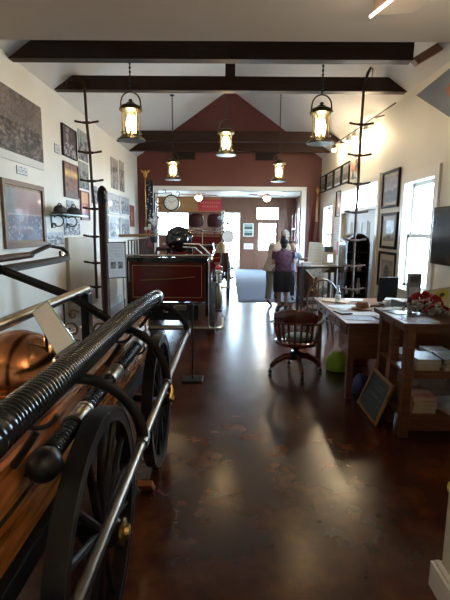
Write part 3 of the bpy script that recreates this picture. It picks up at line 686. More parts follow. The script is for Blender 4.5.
# tub: tapered trough
def trough(y0, y1, xt, xb, zt, zb, m, nm):
    return MB().hexa([(-.86-xb, y0, zb), (-.86+xb, y0, zb), (-.86+xt, y0, zt), (-.86-xt, y0, zt)], [(-.86-xb, y1, zb), (-.86+xb, y1, zb), (-.86+xt, y1, zt), (-.86-xt, y1, zt)]).build(nm, m, pump, smooth=0, bevel=.008)
trough(.75, 3.45, .185, .165, .93, .60, blkm, 'tub')
for s_ in (-1, 1): MB().hexa([(-.86+s_*.187, .72, .60), (-.86+s_*.187, 3.48, .60), (-.86+s_*.215, 3.48, .962), (-.86+s_*.215, .72, .962)], [(-.86+s_*.165, .72, .60), (-.86+s_*.165, 3.48, .60), (-.86+s_*.190, 3.48, .962), (-.86+s_*.190, .72, .962)]).build('side_plank', orangew, pump, smooth=0, bevel=.004)
MB().box(-1.075, -.672, .72, 3.48, .93, .955).build('deck', deckm, pump, smooth=0, bevel=.006)
MB().box(-1.09, -1.05, .6, 3.6, .54, .62).box(-.67, -.63, .6, 3.6, .54, .62).box(-1.05, -.67, 1.45, 1.6, .54, .60).box(-1.05, -.67, 2.85, 3.0, .54, .60).build('chassis', blkm, pump, smooth=0, bevel=.005)
for y, z in ((1.54, .48), (2.95, .46)):
    MB().tube([(-1.28, y, z), (-.44, y, z)], .025, 10).build('axle', blk, pump)
    for x in (-.80, -.92): MB().tube(arc((x, y, z+.08), .26, 200, 340, 10, 'YZ', .12), .018, 6, flat=(.5, 1.3)).build('leaf_spring', blk, pump)
MB().tube([(-.655, .8, .80), (-.655, 3.4, .80)], .008, 6).build('tub_moulding', brass, pump)
# copper air chamber
MB().lathe([(.19, .955), (.19, .975), (.165, .985), (.175, 1.02), (.178, 1.05), (.170, 1.10), (.145, 1.155), (.10, 1.195), (.05, 1.215), (.01, 1.22)], (-.905, 1.80, 0), n=36).build('copper_dome', copper, pump)
q = MB().ring((-.905, 1.80, 1.008), .172, [(-.006, -.008), (.012, -.006), (.012, .006), (-.006, .008)], 'Z', 36)
q.build('dome_band', copper, pump)
for k in range(14):
    a = 2*math.pi*k/14; MB().ball((-.905+.185*math.cos(a), 1.80+.185*math.sin(a), .978), .009, n=8).build('rivet', copper, pump)
# pump standard, pivot tube and gilt scrolls
MB().box(-.885, -.835, 2.56, 2.64, .955, 1.27).build('pump_standard', blk, pump, smooth=0, bevel=.006)
MB().box(-.885, -.835, 1.38, 1.44, .955, 1.27).build('pump_standard', blk, pump, smooth=0, bevel=.006)
MB().tube([(-.86, .8, 1.29), (-.86, 2.62, 1.29)], .024, 12).build('pivot_tube', steel, pump)
gilt = mat('gilt_scroll', (.35, .22, .07), .3, .8, noise=.4, scale=30)
for s_ in (-1, 1):
    p = [(-.86+s_*.03, 2.56, .98)]
    for k in range(20):
        a = R(-90+k*27); rr = .062*(1-k/24); p.append((-.86+s_*(.085+rr*math.cos(a)), 2.56, 1.045+rr*math.sin(a)))
    MB().tube(p, .007, 6).build('scroll', gilt, pump)
    p = [(-.86+s_*.03, 2.56, 1.16)]
    for k in range(14):
        a = R(150-k*27); rr = .035*(1-k/18); p.append((-.86+s_*(.07+rr*math.cos(a)), 2.56, 1.14+rr*math.sin(a)))
    MB().tube(p, .005, 6).build('scroll', gilt, pump)
# cup on rod
MB().tube([(-1.0, 2.6, .955), (-1.0, 2.6, 1.24)], .006, 6).build('oil_rod', blk, pump); MB().ball((-1.0, 2.6, 1.26), .018).build('oil_cup', blk, pump)
# rocking levers with curved right ends
RXL, RZL = -.345, .79
for i, y in enumerate((1.68, 2.38, 3.60)):
    pts = [(-1.32, y, 1.46), (-1.22, y, 1.43), (-.86, y, 1.285), (-.62, y, 1.115), (-.54, y, 1.05)]
    pts = [(-1.30, y, 1.445), (-.86, y, 1.275), (-.68, y, 1.16), (-.61, y, 1.10)]
    if i == 0: pts = [(-1.30, y, 1.43), (-1.18, y, 1.30), (-.97, y, 1.135), (-.83, y, 1.03), (-.72, y, 1.01), (-.64, y, 1.055)]
    if i == 2: pts = [(-.80, y, .93), (-.72, y, .985), (-.64, y, 1.02)]
    c = (-.61, y, RZL) if i < 2 else (-.62, y, RZL)
    rr, rh = RXL-c[0], pts[-1][2]-RZL
    pts = pts+arc(c, rr, 84, 0, 10, 'XZ', rh)
    MB().tube(pts, .024, 10, flat=(1.0, .5)).build('rocking_lever', blk, pump)
MB().tube([(-.345, .70, .79), (-.345, 3.72, .79)], .018, 12).build('brake_rail', steel, pump)
for y in (1.68, 2.38, 3.60): MB().lathe([(.026, -.035), (.028, 0), (.026, .035)], (-.345, y, .79), 'Y', 12).build('rail_collar', steel, pump)
MB().tube([(-.33, 2.40, .79), (-.315, 2.38, .74), (-.325, 2.36, .70)], [.008, .012, .016], 8).build('rail_hook', brass, pump)
# left raised handle
MB().tube([(-1.34, 1.2, 1.47), (-1.34, 2.96, 1.475)], .022, 10).build('raised_handle', mat('handle_wood', (.10, .04, .015), .5, noise=.4, scale=12, spec=.2), pump)
MB().tube([(-1.34, 2.9, 1.475), (-1.34, 3.05, 1.495), (-1.335, 3.25, 1.525), (-1.32, 3.45, 1.50), (-1.30, 3.52, 1.46), (-1.27, 3.44, 1.43), (-1.25, 3.2, 1.425), (-1.25, 2.6, 1.425), (-1.25, 1.3, 1.42)], .026, 10, flat=(.5, 1)).build('handle_stirrup', blkm, pump)
MB().tube([(-1.27, 3.30, 1.43), (-1.30, 3.38, 1.47)], .018, 8).build('stirrup_pin', nickel, pump)
# mudguard-like front boards and toolbox under the deck
MB().box(-1.02, -.70, .75, 1.1, .60-.28, .60-.02).build('tool_box', mat('dark_red_paint', (.10, .02, .012), .35, coat=.3), pump, smooth=0, bevel=.01)
MB().tube([(-.86, 3.45, .6), (-.86, 3.9, .32), (-.86, 4.2, .10)], .022, 8).build('tow_bar', blk, pump)
# hose rests
for y in (1.2, 2.2, 3.1): MB().tube([(-.64, y, .945), (-.60, y, 1.0), (-.56, y, 1.06)], .012, 6, flat=(1, .5)).tube(arc((-.56, y, 1.135), .066, 200, 340, 8, 'XZ'), .008, 6).build('hose_rest', blk, pump)
for y in (1.3, 2.7): MB().tube([(-.655, y, .86), (-.60, y, .868)]+arc((-.575, y, .905), .045, -110, 10, 6, 'XZ'), .008, 6).build('hose_bracket', blk, pump)

def ribbed_hose(path, r, pitch=.016, amp=.006, n=14):
    pts = [Vector(p) for p in path]
    # resample smoothly
    out = []; 
    for i in range(len(pts)-1):
        p0, p1, p2, p3 = pts[max(i-1, 0)], pts[i], pts[i+1], pts[min(i+2, len(pts)-1)]
        L = (p2-p1).length; k = max(2, int(L/(pitch/4)))
        for j in range(k):
            u = j/k; out.append(.5*((2*p1)+(p2-p0)*u+(2*p0-5*p1+4*p2-p3)*u*u+(3*p1-p0-3*p2+p3)*u**3))
    out.append(pts[-1]); rs = [r+(amp if i % 4 < 2 else -amp) for i in range(len(out))]
    return MB().tube(out, rs, n)
hz = [(-.548, .78, 1.155), (-.56, 1.0, 1.163), (-.56, 1.4, 1.160), (-.56, 1.75, 1.16), (-.56, 2.2, 1.168), (-.56, 2.65, 1.165), (-.56, 3.0, 1.155), (-.56, 3.30, 1.134)]
t = thing('suction_hose', 'thick black ribbed suction hose lying on top of the hand pump', 'hose', (-.56, 2.0, 1.08))
ribbed_hose(hz, .049, .021, .0038, 22).build('hose', hosem, t, smooth=30)
MB().tube([(-.56, 3.28, 1.13), (-.56, 3.34, 1.132), (-.56, 3.345, 1.132), (-.56, 3.40, 1.134)], [.055, .055, .048, .048], 20).build('coupling', steel, t)
MB().tube([(-.56, 3.39, 1.134), (-.56, 3.41, 1.134)], [.035, .030], 16).build('coupling_mouth', blk, t)
hz2 = [(-.575, 1.32, .926), (-.575, 1.8, .93), (-.575, 2.35, .926), (-.575, 2.9, .926)]
t = thing('branch_pipe', 'thinner black hose with steel couplings slung along the pump side', 'hose', (-.575, 2.1, .89))
ribbed_hose(hz2, .032, .024, .003, 16).build('hose', hosem, t, smooth=60)
for y, l_ in ((1.52, .14), (2.0, .16), (2.62, .10)): MB().tube([(-.575, y, .927), (-.575, y+.02, .927), (-.575, y+.021, .927), (-.575, y+l_-.02, .927), (-.575, y+l_-.019, .927), (-.575, y+l_, .927)], [.041, .041, .038, .038, .041, .041], 16).build('coupling', steel, t)
MB().ball((-.575, 1.27, .915), .055, (1, 1.2, 1), 16).build('strainer', blk, t)
MB().tube([(-.575, 2.9, .926), (-.575, 2.97, .926), (-.575, 3.0, .926)], [.03, .034, .02], 14).tube([(-.575, 2.96, .93), (-.575, 2.97, 1.0)], .006, 6).build('nozzle', steel, t)
# placard
t = thing('display_placard', 'sloping white caption sheet in a clear holder on the pump deck', 'sign', (-.73, 1.75, .956))
Q = [(-0.626, 1.540, 1.196), (-0.561, 1.540, 1.242), (-0.762, 1.800, 1.346), (-0.827, 1.800, 1.300)]
artpanel('caption_sheet', Q, art_text((.88, .88, .86), (.85, .85, .83), 10), 20, 36, t, th=.003)
nq = (Vector(Q[1])-Vector(Q[0])).cross(Vector(Q[3])-Vector(Q[0])).normalized()
MB().slab([Vector(p)-nq*.004 for p in (Vector(Q[0])*1.05-Vector(Q[1])*.05, Vector(Q[1])*1.06-Vector(Q[0])*.06, Vector(Q[2])*1.05-Vector(Q[0])*.05, Vector(Q[3])*1.04-Vector(Q[1])*.04)], .004).build('clear_holder', mat('holder_glass', (.35, .55, .45), .1), t, smooth=0)
MB().tube([(-.76, 1.77, .957), (-.76, 1.77, 1.20), (-.77, 1.765, 1.29)], .007, 8).lathe([(.035, .956), (.035, .962), (.01, .967)], (-.76, 1.77, 0)).build('support', blk, t)
tag(MB().hexa([(-.60, 2.98, .001), (-.50, 2.98, .001), (-.47, 3.14, .001), (-.57, 3.14, .001)], [(-.60, 2.98, .03), (-.50, 2.98, .03), (-.47, 3.14, .13), (-.57, 3.14, .13)]).build('wheel_chock', mat('orange_pine', (.42, .15, .04), .5, noise=.3), smooth=0) if False else
    MB().hexa([(-.55, 2.55, .001), (-.46, 2.55, .001), (-.46, 2.60, .001), (-.55, 2.60, .001)], [(-.55, 2.46, .09), (-.46, 2.46, .09), (-.46, 2.49, .11), (-.55, 2.49, .11)]).build('wheel_chock', mat('orange_pine', (.42, .15, .04), .5, noise=.3), smooth=0), 'orange wooden chock on the floor by the far pump wheel', 'chock')
#@@PART3
# ---------------------------------------------------------------- rear fire engine parts
chrome = nickel
goldline = mat('gold_leaf_line', (.40, .26, .08), .3, .6)
leather = mat('dark_leather', (.035, .010, .010), .35, bump=.1, bscale=30)
def fire_engine(x0, y0, label, length, reel, seats, lamp_white):
    """x0 = centre, y0 = rear face, engine points along +Y"""
    t = thing('fire_engine', label, 'fire engine', (x0, y0+length/2, 0))
    X = lambda v: x0+v
    # chassis and running boards
    MB().box(X(-.35), X(-.28), y0+.1, y0+length-.3, .42, .52).box(X(.28), X(.35), y0+.1, y0+length-.3, .42, .52).box(X(-.28), X(.28), y0+.3, y0+.4, .42, .52).box(X(-.28), X(.28), y0+length-.6, y0+length-.5, .42, .52).build('chassis', blkm, t, smooth=0, bevel=.006)
    for s in (-1, 1):
        MB().box(X(s*.42), X(s*.68), y0+1.25, y0+length-1.3, .36, .39).build('running_board', mat('running_board', (.05, .04, .035), .5), t, smooth=0, bevel=.004)
        wheel(t, (X(s*.62), y0+.72, .42), .40, .09, engred, engred, chrome, 12, .05, .03, sx=s)
        wheel(t, (X(s*.62), y0+length-.75, .42), .40, .09, engred, engred, chrome, 12, .05, .03, sx=s)
        MB().tube(arc((X(s*.62), y0+.72, .42), .50, 10, 170, 14, 'YZ'), .11, 8, flat=(.06, 1)).build('mudguard', blkg, t)
        MB().tube(arc((X(s*.62), y0+length-.75, .42), .50, 10, 170, 14, 'YZ'), .11, 8, flat=(.06, 1)).build('mudguard', blkg, t)
    # hose body: sides, rear panel, floor
    bt, bb = 1.19, .62; hw = .55; bl = 1.75
    MB().box(X(-hw), X(hw), y0, y0+.03, bb, bt).box(X(-hw), X(-hw+.03), y0+.03, y0+bl, bb, bt).box(X(hw-.03), X(hw), y0+.03, y0+bl, bb, bt).box(X(-hw+.03), X(hw-.03), y0+bl-.03, y0+bl, bb, bt).box(X(-hw+.03), X(hw-.03), y0+.03, y0+bl-.03, bb, bb+.05).box(X(-hw+.03), X(hw-.03), y0+.03, y0+bl-.03, bt-.12, bt-.08).build('body', engred, t, smooth=0, bevel=.012)
    q = MB()
    for (a, b_, c, d) in ((-.50, .50, bt-.05, bt-.044), (-.50, .50, bb+.06, bb+.066)): q.box(X(a), X(b_), y0-.004, y0-.001, c, d)
    for a in (-.50, .494): q.box(X(a), X(a+.006), y0-.004, y0-.001, bb+.066, bt-.05)
    q.tube([(X(-.38), y0-.004, .93), (X(-.1), y0-.004, .945), (X(.15), y0-.004, .96), (X(.4), y0-.004, .985)], .005, 5)
    q.build('gold_lining', goldline, t, smooth=0)
    MB().box(X(-hw-.03), X(hw+.03), y0-.01, y0+.03, bt, bt+.07).box(X(-hw-.03), X(-hw+.02), y0+.03, y0+bl, bt, bt+.03).box(X(hw-.02), X(hw+.03), y0+.03, y0+bl, bt, bt+.03).box(X(-hw-.04), X(-hw), y0-.02, y0, .40, bt).box(X(hw), X(hw+.05), y0-.02, y0, .40, bt).build('body_frame', blkg, t, smooth=0, bevel=.006)
    MB().box(X(-.45), X(.45), y0+.02, y0+.06, .34, .60).build('valance', blkm, t, smooth=0)
    MB().box(X(.10), X(.28), y0-.06, y0+.02, .50, .58).lathe([(.04, 0), (.05, .05), (.03, .09)], (X(-.02), y0-.04, .47)).build('rear_fittings', chrome, t, bevel=.004)
    # grab rail
    for x in (-.60, .61): MB().tube([(X(x), y0-.14, .30), (X(x), y0-.14, 1.29)], .012, 8).build('rail_post', chrome, t)
    MB().tube([(X(-.64), y0-.14, 1.29), (X(.64), y0-.14, 1.30), (X(.66), y0-.05, 1.30), (X(.66), y0+.5, 1.33), (X(.62), y0+1.4, 1.42)], .017, 10).build('grab_rail', chrome, t)
    MB().tube([(X(.62), y0+.1, 1.30), (X(.45), y0+.3, 1.44), (X(.20), y0+.45, 1.44)], .013, 8).tube([(X(.52), y0+.2, 1.28), (X(.38), y0+.35, 1.39), (X(.18), y0+.5, 1.39)], .010, 8).build('bed_rail', chrome, t)
    # rear step
    MB().box(X(-.62), X(.62), y0-.22, y0-.02, .25, .28).build('step_board', mat('step_wood', (.05, .02, .015), .4), t, smooth=0, bevel=.004)
    MB().tube([(X(-.70), y0+.3, .285), (X(-.70), y0-.18, .285), (X(-.66), y0-.23, .285), (X(.68), y0-.23, .285), (X(.77), y0-.19, .285), (X(.80), y0-.1, .29), (X(.80), y0+.25, .33)], .016, 10).build('step_rail', mat('old_brass', (.45, .38, .25), .3, .9), t)
    MB().tube([(X(-.60), y0-.14, .60), (X(.61), y0-.14, .60)], .006, 6).build('tie_rod', chrome, t)
    if reel:
        MB().lathe([(.03, -.085), (.09, -.075), (.15, -.045), (.19, .0), (.20, .02), (.20, .05), (.15, .06), (.15, .28), (.20, .29), (.20, .33), (.195, .34)], (X(.085), y0+.75, 1.50), 'Y', 28).build('hose_reel', blkg, t)
        MB().lathe([(.02, -.03), (.04, 0), (.04, .02)], (X(.085), y0+.66, 1.50), 'Y', 14).build('reel_hub', chrome, t)
        MB().ring((X(.085), y0+.76, 1.50), .20, [(-.008, -.01), (.008, -.01), (.008, .01), (-.008, .01)], 'Y', 32).build('reel_rim', blk, t)
        MB().box(X(-.12), X(-.06), y0+.85, y0+1.0, 1.15, 1.36).box(X(.23), X(.29), y0+.85, y0+1.0, 1.15, 1.36).build('reel_bracket', blkm, t, smooth=0)
        MB().tube([(X(-.05), y0+.9, 1.36), (X(-.05), y0+.9, 1.75), (X(-.02), y0+.9, 1.80), (X(.14), y0+.9, 1.80), (X(.17), y0+.9, 1.76)], .012, 8).tube([(X(.17), y0+.9, 1.60), (X(.34), y0+.9, 1.66), (X(.46), y0+.9, 1.64)], .010, 8).build('overhead_pipe', chrome, t)
        # left seat railing
        MB().tube([(X(-.72), y0+.15, 1.56), (X(-.3), y0+.25, 1.57), (X(-.2), y0+.25, 1.565)], .02, 8).build('seat_bar', mat('ash_wood', (.35, .20, .10), .4), t)
        for k in range(9): MB().tube([(X(-.58), y0+.15+k*.2, bt+.02), (X(-.58), y0+.15+k*.2, 1.48)], .010, 6).build('baluster', blk, t)
        MB().tube([(X(-.58), y0+.1, 1.49), (X(-.58), y0+1.9, 1.52)], .013, 8).build('side_rail', chrome, t)
        # hand lamp, bell and extinguisher on the right corner
        MB().lathe([(.045, .90), (.06, .91), (.06, .93), (.048, .94), (.048, 1.04), (.06, 1.05), (.035, 1.09), (.02, 1.10)], (X(.745), y0-.02, 0)).build('hand_lamp', chrome, t)
        MB().tube(arc((X(.745), y0-.02, 1.09), .05, 0, 180, 8, 'XZ', .07), .007, 6).build('lamp_bail', chrome, t)
        MB().box(X(.66), X(.74), y0-.01, y0+.01, .92, .95).build('lamp_bracket', blk, t)
        MB().lathe([(.035, .52), (.05, .54), (.05, .78), (.035, .84), (.015, .88)], (X(.745), y0-.02, 0)).build('extinguisher', mat('ext_brass', (.25, .22, .16), .3, .9), t)
        MB().box(X(.66), X(.74), y0-.01, y0+.01, .62, .65).box(X(.70), X(.80), y0-.07, y0+.03, .49, .515).build('extinguisher_bracket', blk, t)
        MB().lathe([(.10, 1.32), (.095, 1.34), (.075, 1.38), (.065, 1.43), (.03, 1.465), (.01, 1.47)], (X(.77), y0+.35, 0)).build('bell', mat('dull_bell', (.35, .25, .16), .35, .8), t)
        MB().tube([(X(.66), y0+.35, 1.16), (X(.77), y0+.35, 1.16), (X(.77), y0+.35, 1.36)], .012, 8).build('bell_arm', chrome, t)
        MB().ball((X(.72), y0+.15, 1.12), .05).build('red_lens', mat('red_glass', (.35, .01, .02), .1, coat=.5), t)
        MB().tube([(X(.72), y0+.15, 1.07), (X(.66), y0+.15, .95)], .012, 6).build('lens_arm', chrome, t)
    # driver bench
    sy = y0+bl+.15
    MB().box(X(-.50), X(.50), sy, sy+.50, .52, 1.02).build('seat_box', engred, t, smooth=0, bevel=.015)
    for s in (-1, 1) if seats else (0,):
        w_ = .225 if seats else .48; zt = 2.06 if seats else 1.45
        MB().box(X(s*.25-w_), X(s*.25+w_), sy+.02, sy+.50, 1.02, 1.14).build('seat_cushion', leather, t, bevel=.03)
        if seats:
            MB().lathe([(.10, 1.72), (.17, 1.74), (.205, 1.82), (.20, 1.94), (.17, 2.04), (.10, 2.08), (.03, 2.085)], (X(s*.245), y0+.95, 0), n=24, sc=(1, .55)).build('padded_seat_back', mat('dark_red_leather', (.03, .005, .006), .5, spec=.25), t)
            MB().tube([(X(s*.245), y0+.95, 1.73), (X(s*.245), y0+.95, 1.10)], .025, 8).build('seat_stem', blk, t)
        else:
            MB().tube([(X(-.48), sy+.4, 1.10), (X(-.48), sy+.02, 1.14), (X(-.45), sy-.02, 1.30), (X(.45), sy-.02, 1.30), (X(.48), sy+.02, 1.14), (X(.48), sy+.4, 1.10)], .04, 8).build('seat_back', leather, t)
    if seats:
        MB().tube([(X(-.55), y0+.6, 1.62), (X(.6), y0+.6, 1.62)], .015, 8).tube([(X(-.55), y0+.6, 1.68), (X(.6), y0+.6, 1.70)], .010, 8).build('cross_rail', chrome, t)
        MB().tube([(X(-.03), y0+.2, 1.05), (X(-.03), y0+.2, 1.70)], .010, 8).build('stanchion', chrome, t)
        MB().box(X(-.5), X(.45), y0+.3, y0+.34, 1.19, 1.55).build('upper_panel', engred, t, smooth=0, bevel=.01)
        MB().box(X(-.46), X(.41), y0+.292, y0+.298, 1.50, 1.51).build('upper_lining', goldline, t, smooth=0)
        MB().tube([(X(.49), y0, .42), (X(.49), y0, 2.05)], .022, 8).build('lamp_pole', blk, t)
        for c_ in ((X(.49), y0, 2.08), (X(.40), y0+.1, 1.95), (X(.60), y0, 1.82)): MB().ball(c_, .05).build('marker_lamp', mat('lamp_glass', (.5, .55, .55), .1, .4), t)
        MB().tube([(X(.49), y0, 1.82), (X(.60), y0, 1.82)], .010, 6).tube([(X(.49), y0, 1.95), (X(.40), y0+.1, 1.95)], .010, 6).build('lamp_arms', blk, t)
        MB().lathe([(.05, .10), (.11, .06), (.155, 0), (.16, -.02), (.15, -.03)], (X(.60), y0-.02, 1.50), 'Y', 24).build('headlamp', blkg, t)
        MB().lathe([(.135, -.034), (.135, -.038)], (X(.60), y0-.02, 1.50), 'Y', 24).build('headlamp_lens', mat('lens', (.75, .78, .76), .15), t)
        MB().tube([(X(.49), y0+.03, 1.45), (X(.60), y0+.03, 1.45)], .015, 6).build('headlamp_arm', blk, t)
    # cowl, bonnet, radiator
    cy = sy+.95
    MB().hexa([(X(-.42), cy, .52), (X(.42), cy, .52), (X(.42), cy, 1.2), (X(-.42), cy, 1.2)], [(X(-.30), cy+.9, .56), (X(.30), cy+.9, .56), (X(.28), cy+.9, 1.1), (X(-.28), cy+.9, 1.1)]).build('bonnet', engred, t, smooth=0, bevel=.04)
    MB().box(X(-.31), X(.31), cy+.9, cy+1.0, .50, 1.16).build('radiator', brass, t, smooth=0, bevel=.02)
    MB().tube([(X(-.25), cy+.0, 1.1), (X(-.25), sy+.72, 1.35)], .015, 8).build('steering_column', brass, t)
    MB().ring((X(-.25), sy+.72, 1.36), .19, [(-.012, -.012), (.012, -.012), (.012, .012), (-.012, .012)], 'Z', 24).tube([(X(-.44), sy+.72, 1.36), (X(-.06), sy+.72, 1.36)], .01, 6).build('steering_wheel', wood_m, t)
    for s in (-1, 1): MB().lathe([(.02, -.10), (.09, -.04), (.11, .02), (.105, .03)], (X(s*.42), cy+.95, 1.0), 'Y', 18).build('front_lamp', brass, t)
    return t
fire_engine(-.88, 6.23, 'old red fire engine seen from behind, with a black hose reel', 3.9, True, False, False)
fire_engine(-.62, 10.75, 'second red fire engine at the wide opening, with two round seat backs', 4.3, False, True, True)

# ---------------------------------------------------------------- clock
t = thing('wall_clock', 'round double-sided station clock on a scroll bracket by the opening', 'clock', (-1.53, 11.85, 2.14))
cc = (-1.53, 11.85, 2.36)
MB().lathe([(.20, -.05), (.215, -.045), (.215, .045), (.20, .05)], cc, 'Y', 32).build('case', blk, t)
def clockface(nm, y, s):
    f = MB().lathe([(.18, 0), (.18, s*.004)], (cc[0], y, cc[2]), 'Y', 32).build(nm, mat('clock_face', (.62, .62, .56), .4), t)
    q = MB()
    for k in range(12):
        a = R(30*k); d = Vector((math.sin(a), 0, math.cos(a))); q.tube([Vector((cc[0], y+s*.006, cc[2]))+d*.135, Vector((cc[0], y+s*.006, cc[2]))+d*.165], .006, 4)
    q.build('hour_marks', blk, t, smooth=0)
    for a, l_ in ((R(310), .09), (R(60), .13)):
        d = Vector((math.sin(a), 0, math.cos(a))); MB().tube([Vector((cc[0], y+s*.008, cc[2])), Vector((cc[0], y+s*.008, cc[2]))+d*l_], .006, 4).build('clock_hand', blk, t)
clockface('dial', 11.798, -1); clockface('dial', 11.902, 1)
MB().box(-1.995, -1.965, 11.82, 11.88, 2.02, 2.62).tube([(-1.98, 11.85, 2.60), (-1.53, 11.85, 2.62)], .012, 8).tube([(-1.53, 11.85, 2.62), (-1.53, 11.85, 2.57)], .012, 8).build('bracket', blk, t, bevel=.003)
for (cx, cz, r_, a0, a1) in ((-1.86, 2.42, .09, 90, 400), (-1.88, 2.2, .06, -60, 230), (-1.72, 2.66, .04, 180, -60), (-1.36, 2.60, .05, 160, -80)):
    MB().tube(arc((cx, 11.85, cz), r_, a0, a1, 14, 'XZ'), .010, 6).build('scroll', blk, t)
MB().box(-1.995, -1.97, 11.85, 12.2, 2.3, 2.36).build('arm', blk, t)

# flags and flowers by the opening
t = thing('standing_flag', 'dark starred flag with a gilt eagle on top by the opening', 'flag', (-2.2, 11.75, 0))
MB().tube([(-2.2, 11.75, .1), (-2.2, 11.75, 3.0)], .014, 8).build('flagpole', brass, t)
MB().lathe([(.16, 0), (.16, .04), (.04, .10), (.03, .16)], (-2.2, 11.75, 0)).build('base', brass, t)
gm = mat('gilt', (.7, .42, .1), .3, .7)
MB().ball((-2.2, 11.75, 3.06), .05, (1, 1, 1.4)).ball((-2.2, 11.74, 3.15), .028).hexa([(-2.2, 11.75, 3.04), (-2.31, 11.75, 3.16), (-2.31, 11.75, 3.20), (-2.2, 11.75, 3.12)], [(-2.2, 11.77, 3.04), (-2.31, 11.77, 3.16), (-2.31, 11.77, 3.20), (-2.2, 11.77, 3.12)]).hexa([(-2.2, 11.75, 3.04), (-2.09, 11.75, 3.16), (-2.09, 11.75, 3.20), (-2.2, 11.75, 3.12)], [(-2.2, 11.77, 3.04), (-2.09, 11.77, 3.16), (-2.09, 11.77, 3.20), (-2.2, 11.77, 3.12)]).build('eagle_finial', gm, t)
q = MB(); pr = []
def cloth(x0, x1, y, z0, z1, wv, m, nm, par, ph=0, th=.012, tilt=0):
    q = MB(); n = 16; rows = 8; F = []; B = []
    for j in range(rows+1):
        v = j/rows
        for i in range(n+1):
            u = i/n; xx = x0+(x1-x0)*u+tilt*(1-v); yy = y+wv*math.sin(u*19+ph)*(1-.3*v)
            F.append(q.bm.verts.new((xx, yy-th/2, z0+(z1-z0)*v))); B.append(q.bm.verts.new((xx, yy+th/2, z0+(z1-z0)*v)))
    w = n+1
    for j in range(rows):
        for i in range(n):
            a = j*w+i; q.bm.faces.new((F[a], F[a+1], F[a+w+1], F[a+w])); q.bm.faces.new((B[a+w], B[a+w+1], B[a+1], B[a]))
    for i in range(n): q.bm.faces.new((F[i+1], F[i], B[i], B[i+1])); k = rows*w+i; q.bm.faces.new((F[k], F[k+1], B[k+1], B[k]))
    for j in range(rows): a = j*w; q.bm.faces.new((F[a], F[a+w], B[a+w], B[a])); a += n; q.bm.faces.new((F[a+w], F[a], B[a], B[a+w]))
    return q.build(nm, m, par, smooth=60)
cloth(-2.185, -2.0, 11.75, 1.65, 2.92, .035, mat('navy_flag', (.012, .014, .035), .6), 'flag_cloth', t)
q = MB(); random.seed(3)
for k in range(16):
    x, z = random.uniform(-2.17, -2.02), 1.9+k*.06
    yy = 11.70; pts = []
    for i in range(10):
        a = R(90+36*i); rr = .024 if i % 2 == 0 else .011; pts.append((x+rr*math.cos(a), yy, z+rr*math.sin(a)))
    c = Vector((x, yy, z))
    q.hexa(pts, [(p[0], yy+.004, p[2]) for p in pts])
q.build('stars', paper, t, smooth=0)['kind'] = 'stuff'
MB().box(-2.18, -2.06, 11.72, 11.78, 1.2, 1.66).build('lower_cloth', mat('flag_red', (.22, .02, .03), .6), t, bevel=.03)
t = thing('standing_flag', 'furled dark flag on a brass pole at the right of the opening', 'flag', (2.38, 12.0, 0))
MB().tube([(2.38, 12.0, .1), (2.38, 12.0, 2.65)], .014, 8).build('flagpole', brass, t)
MB().lathe([(.10, 0), (.10, .04), (.03, .10)], (2.38, 12.0, 0)).build('base', brass, t)
MB().lathe([(.02, 2.65), (.03, 2.68), (.05, 2.74), (.01, 2.82)], (2.38, 12.0, 0)).build('finial', gm, t)
MB().tube([(2.38, 11.98, 2.55), (2.36, 11.97, 2.2), (2.37, 11.97, 1.9)], [.02, .04, .05], 10).build('flag_cloth', mat('faded_flag', (.35, .22, .12), .6), t)
MB().tube([(2.37, 11.97, 1.9), (2.35, 11.96, 1.3), (2.36, 11.96, 1.1)], [.05, .07, .05], 10).build('lower_cloth', mat('furled_flag', (.10, .03, .025), .6), t)
t = thing('flower_arrangement', 'white and green artificial flower arrangement on a stand beside the flag', 'flowers', (-1.95, 11.4, 0))
MB().lathe([(.12, 0), (.12, .02), (.02, .04), (.02, 1.3), (.10, 1.34), (.13, 1.5), (.12, 1.55)], (-1.95, 11.4, 0)).build('stand', blk, t)
random.seed(5)
wh = mat('petal_white', (.50, .50, .46), .6); gn = mat('leaf_green', (.05, .09, .04), .6); pu = mat('petal_purple', (.20, .03, .16), .6)
q = MB()
for k in range(26):
    a = random.uniform(0, 6.28); r_ = random.uniform(.05, .24); z = random.uniform(1.5, 2.0); tip = Vector((-1.95+r_*math.cos(a), 11.4+r_*math.sin(a)*.5, z))
    q.tube([(-1.95, 11.4, 1.5), ((-1.95+tip.x)/2, (11.4+tip.y)/2, (1.5+z)/2+.05), tip], [.008, .02, .006], 5, flat=(.3, 1))
q.build('foliage', gn, t)
for k in range(14):
    a = random.uniform(0, 6.28); r_ = random.uniform(.03, .22); z = random.uniform(1.62, 2.05); c = Vector((-1.95+r_*math.cos(a), 11.36+r_*math.sin(a)*.5, z)); q = MB()
    for j in range(5): b_ = R(72*j); q.ball(c+Vector((.028*math.cos(b_), 0, .028*math.sin(b_))), .022, (1, .5, 1), 8)
    q.build('flower', pu if k % 5 == 0 else wh, t)

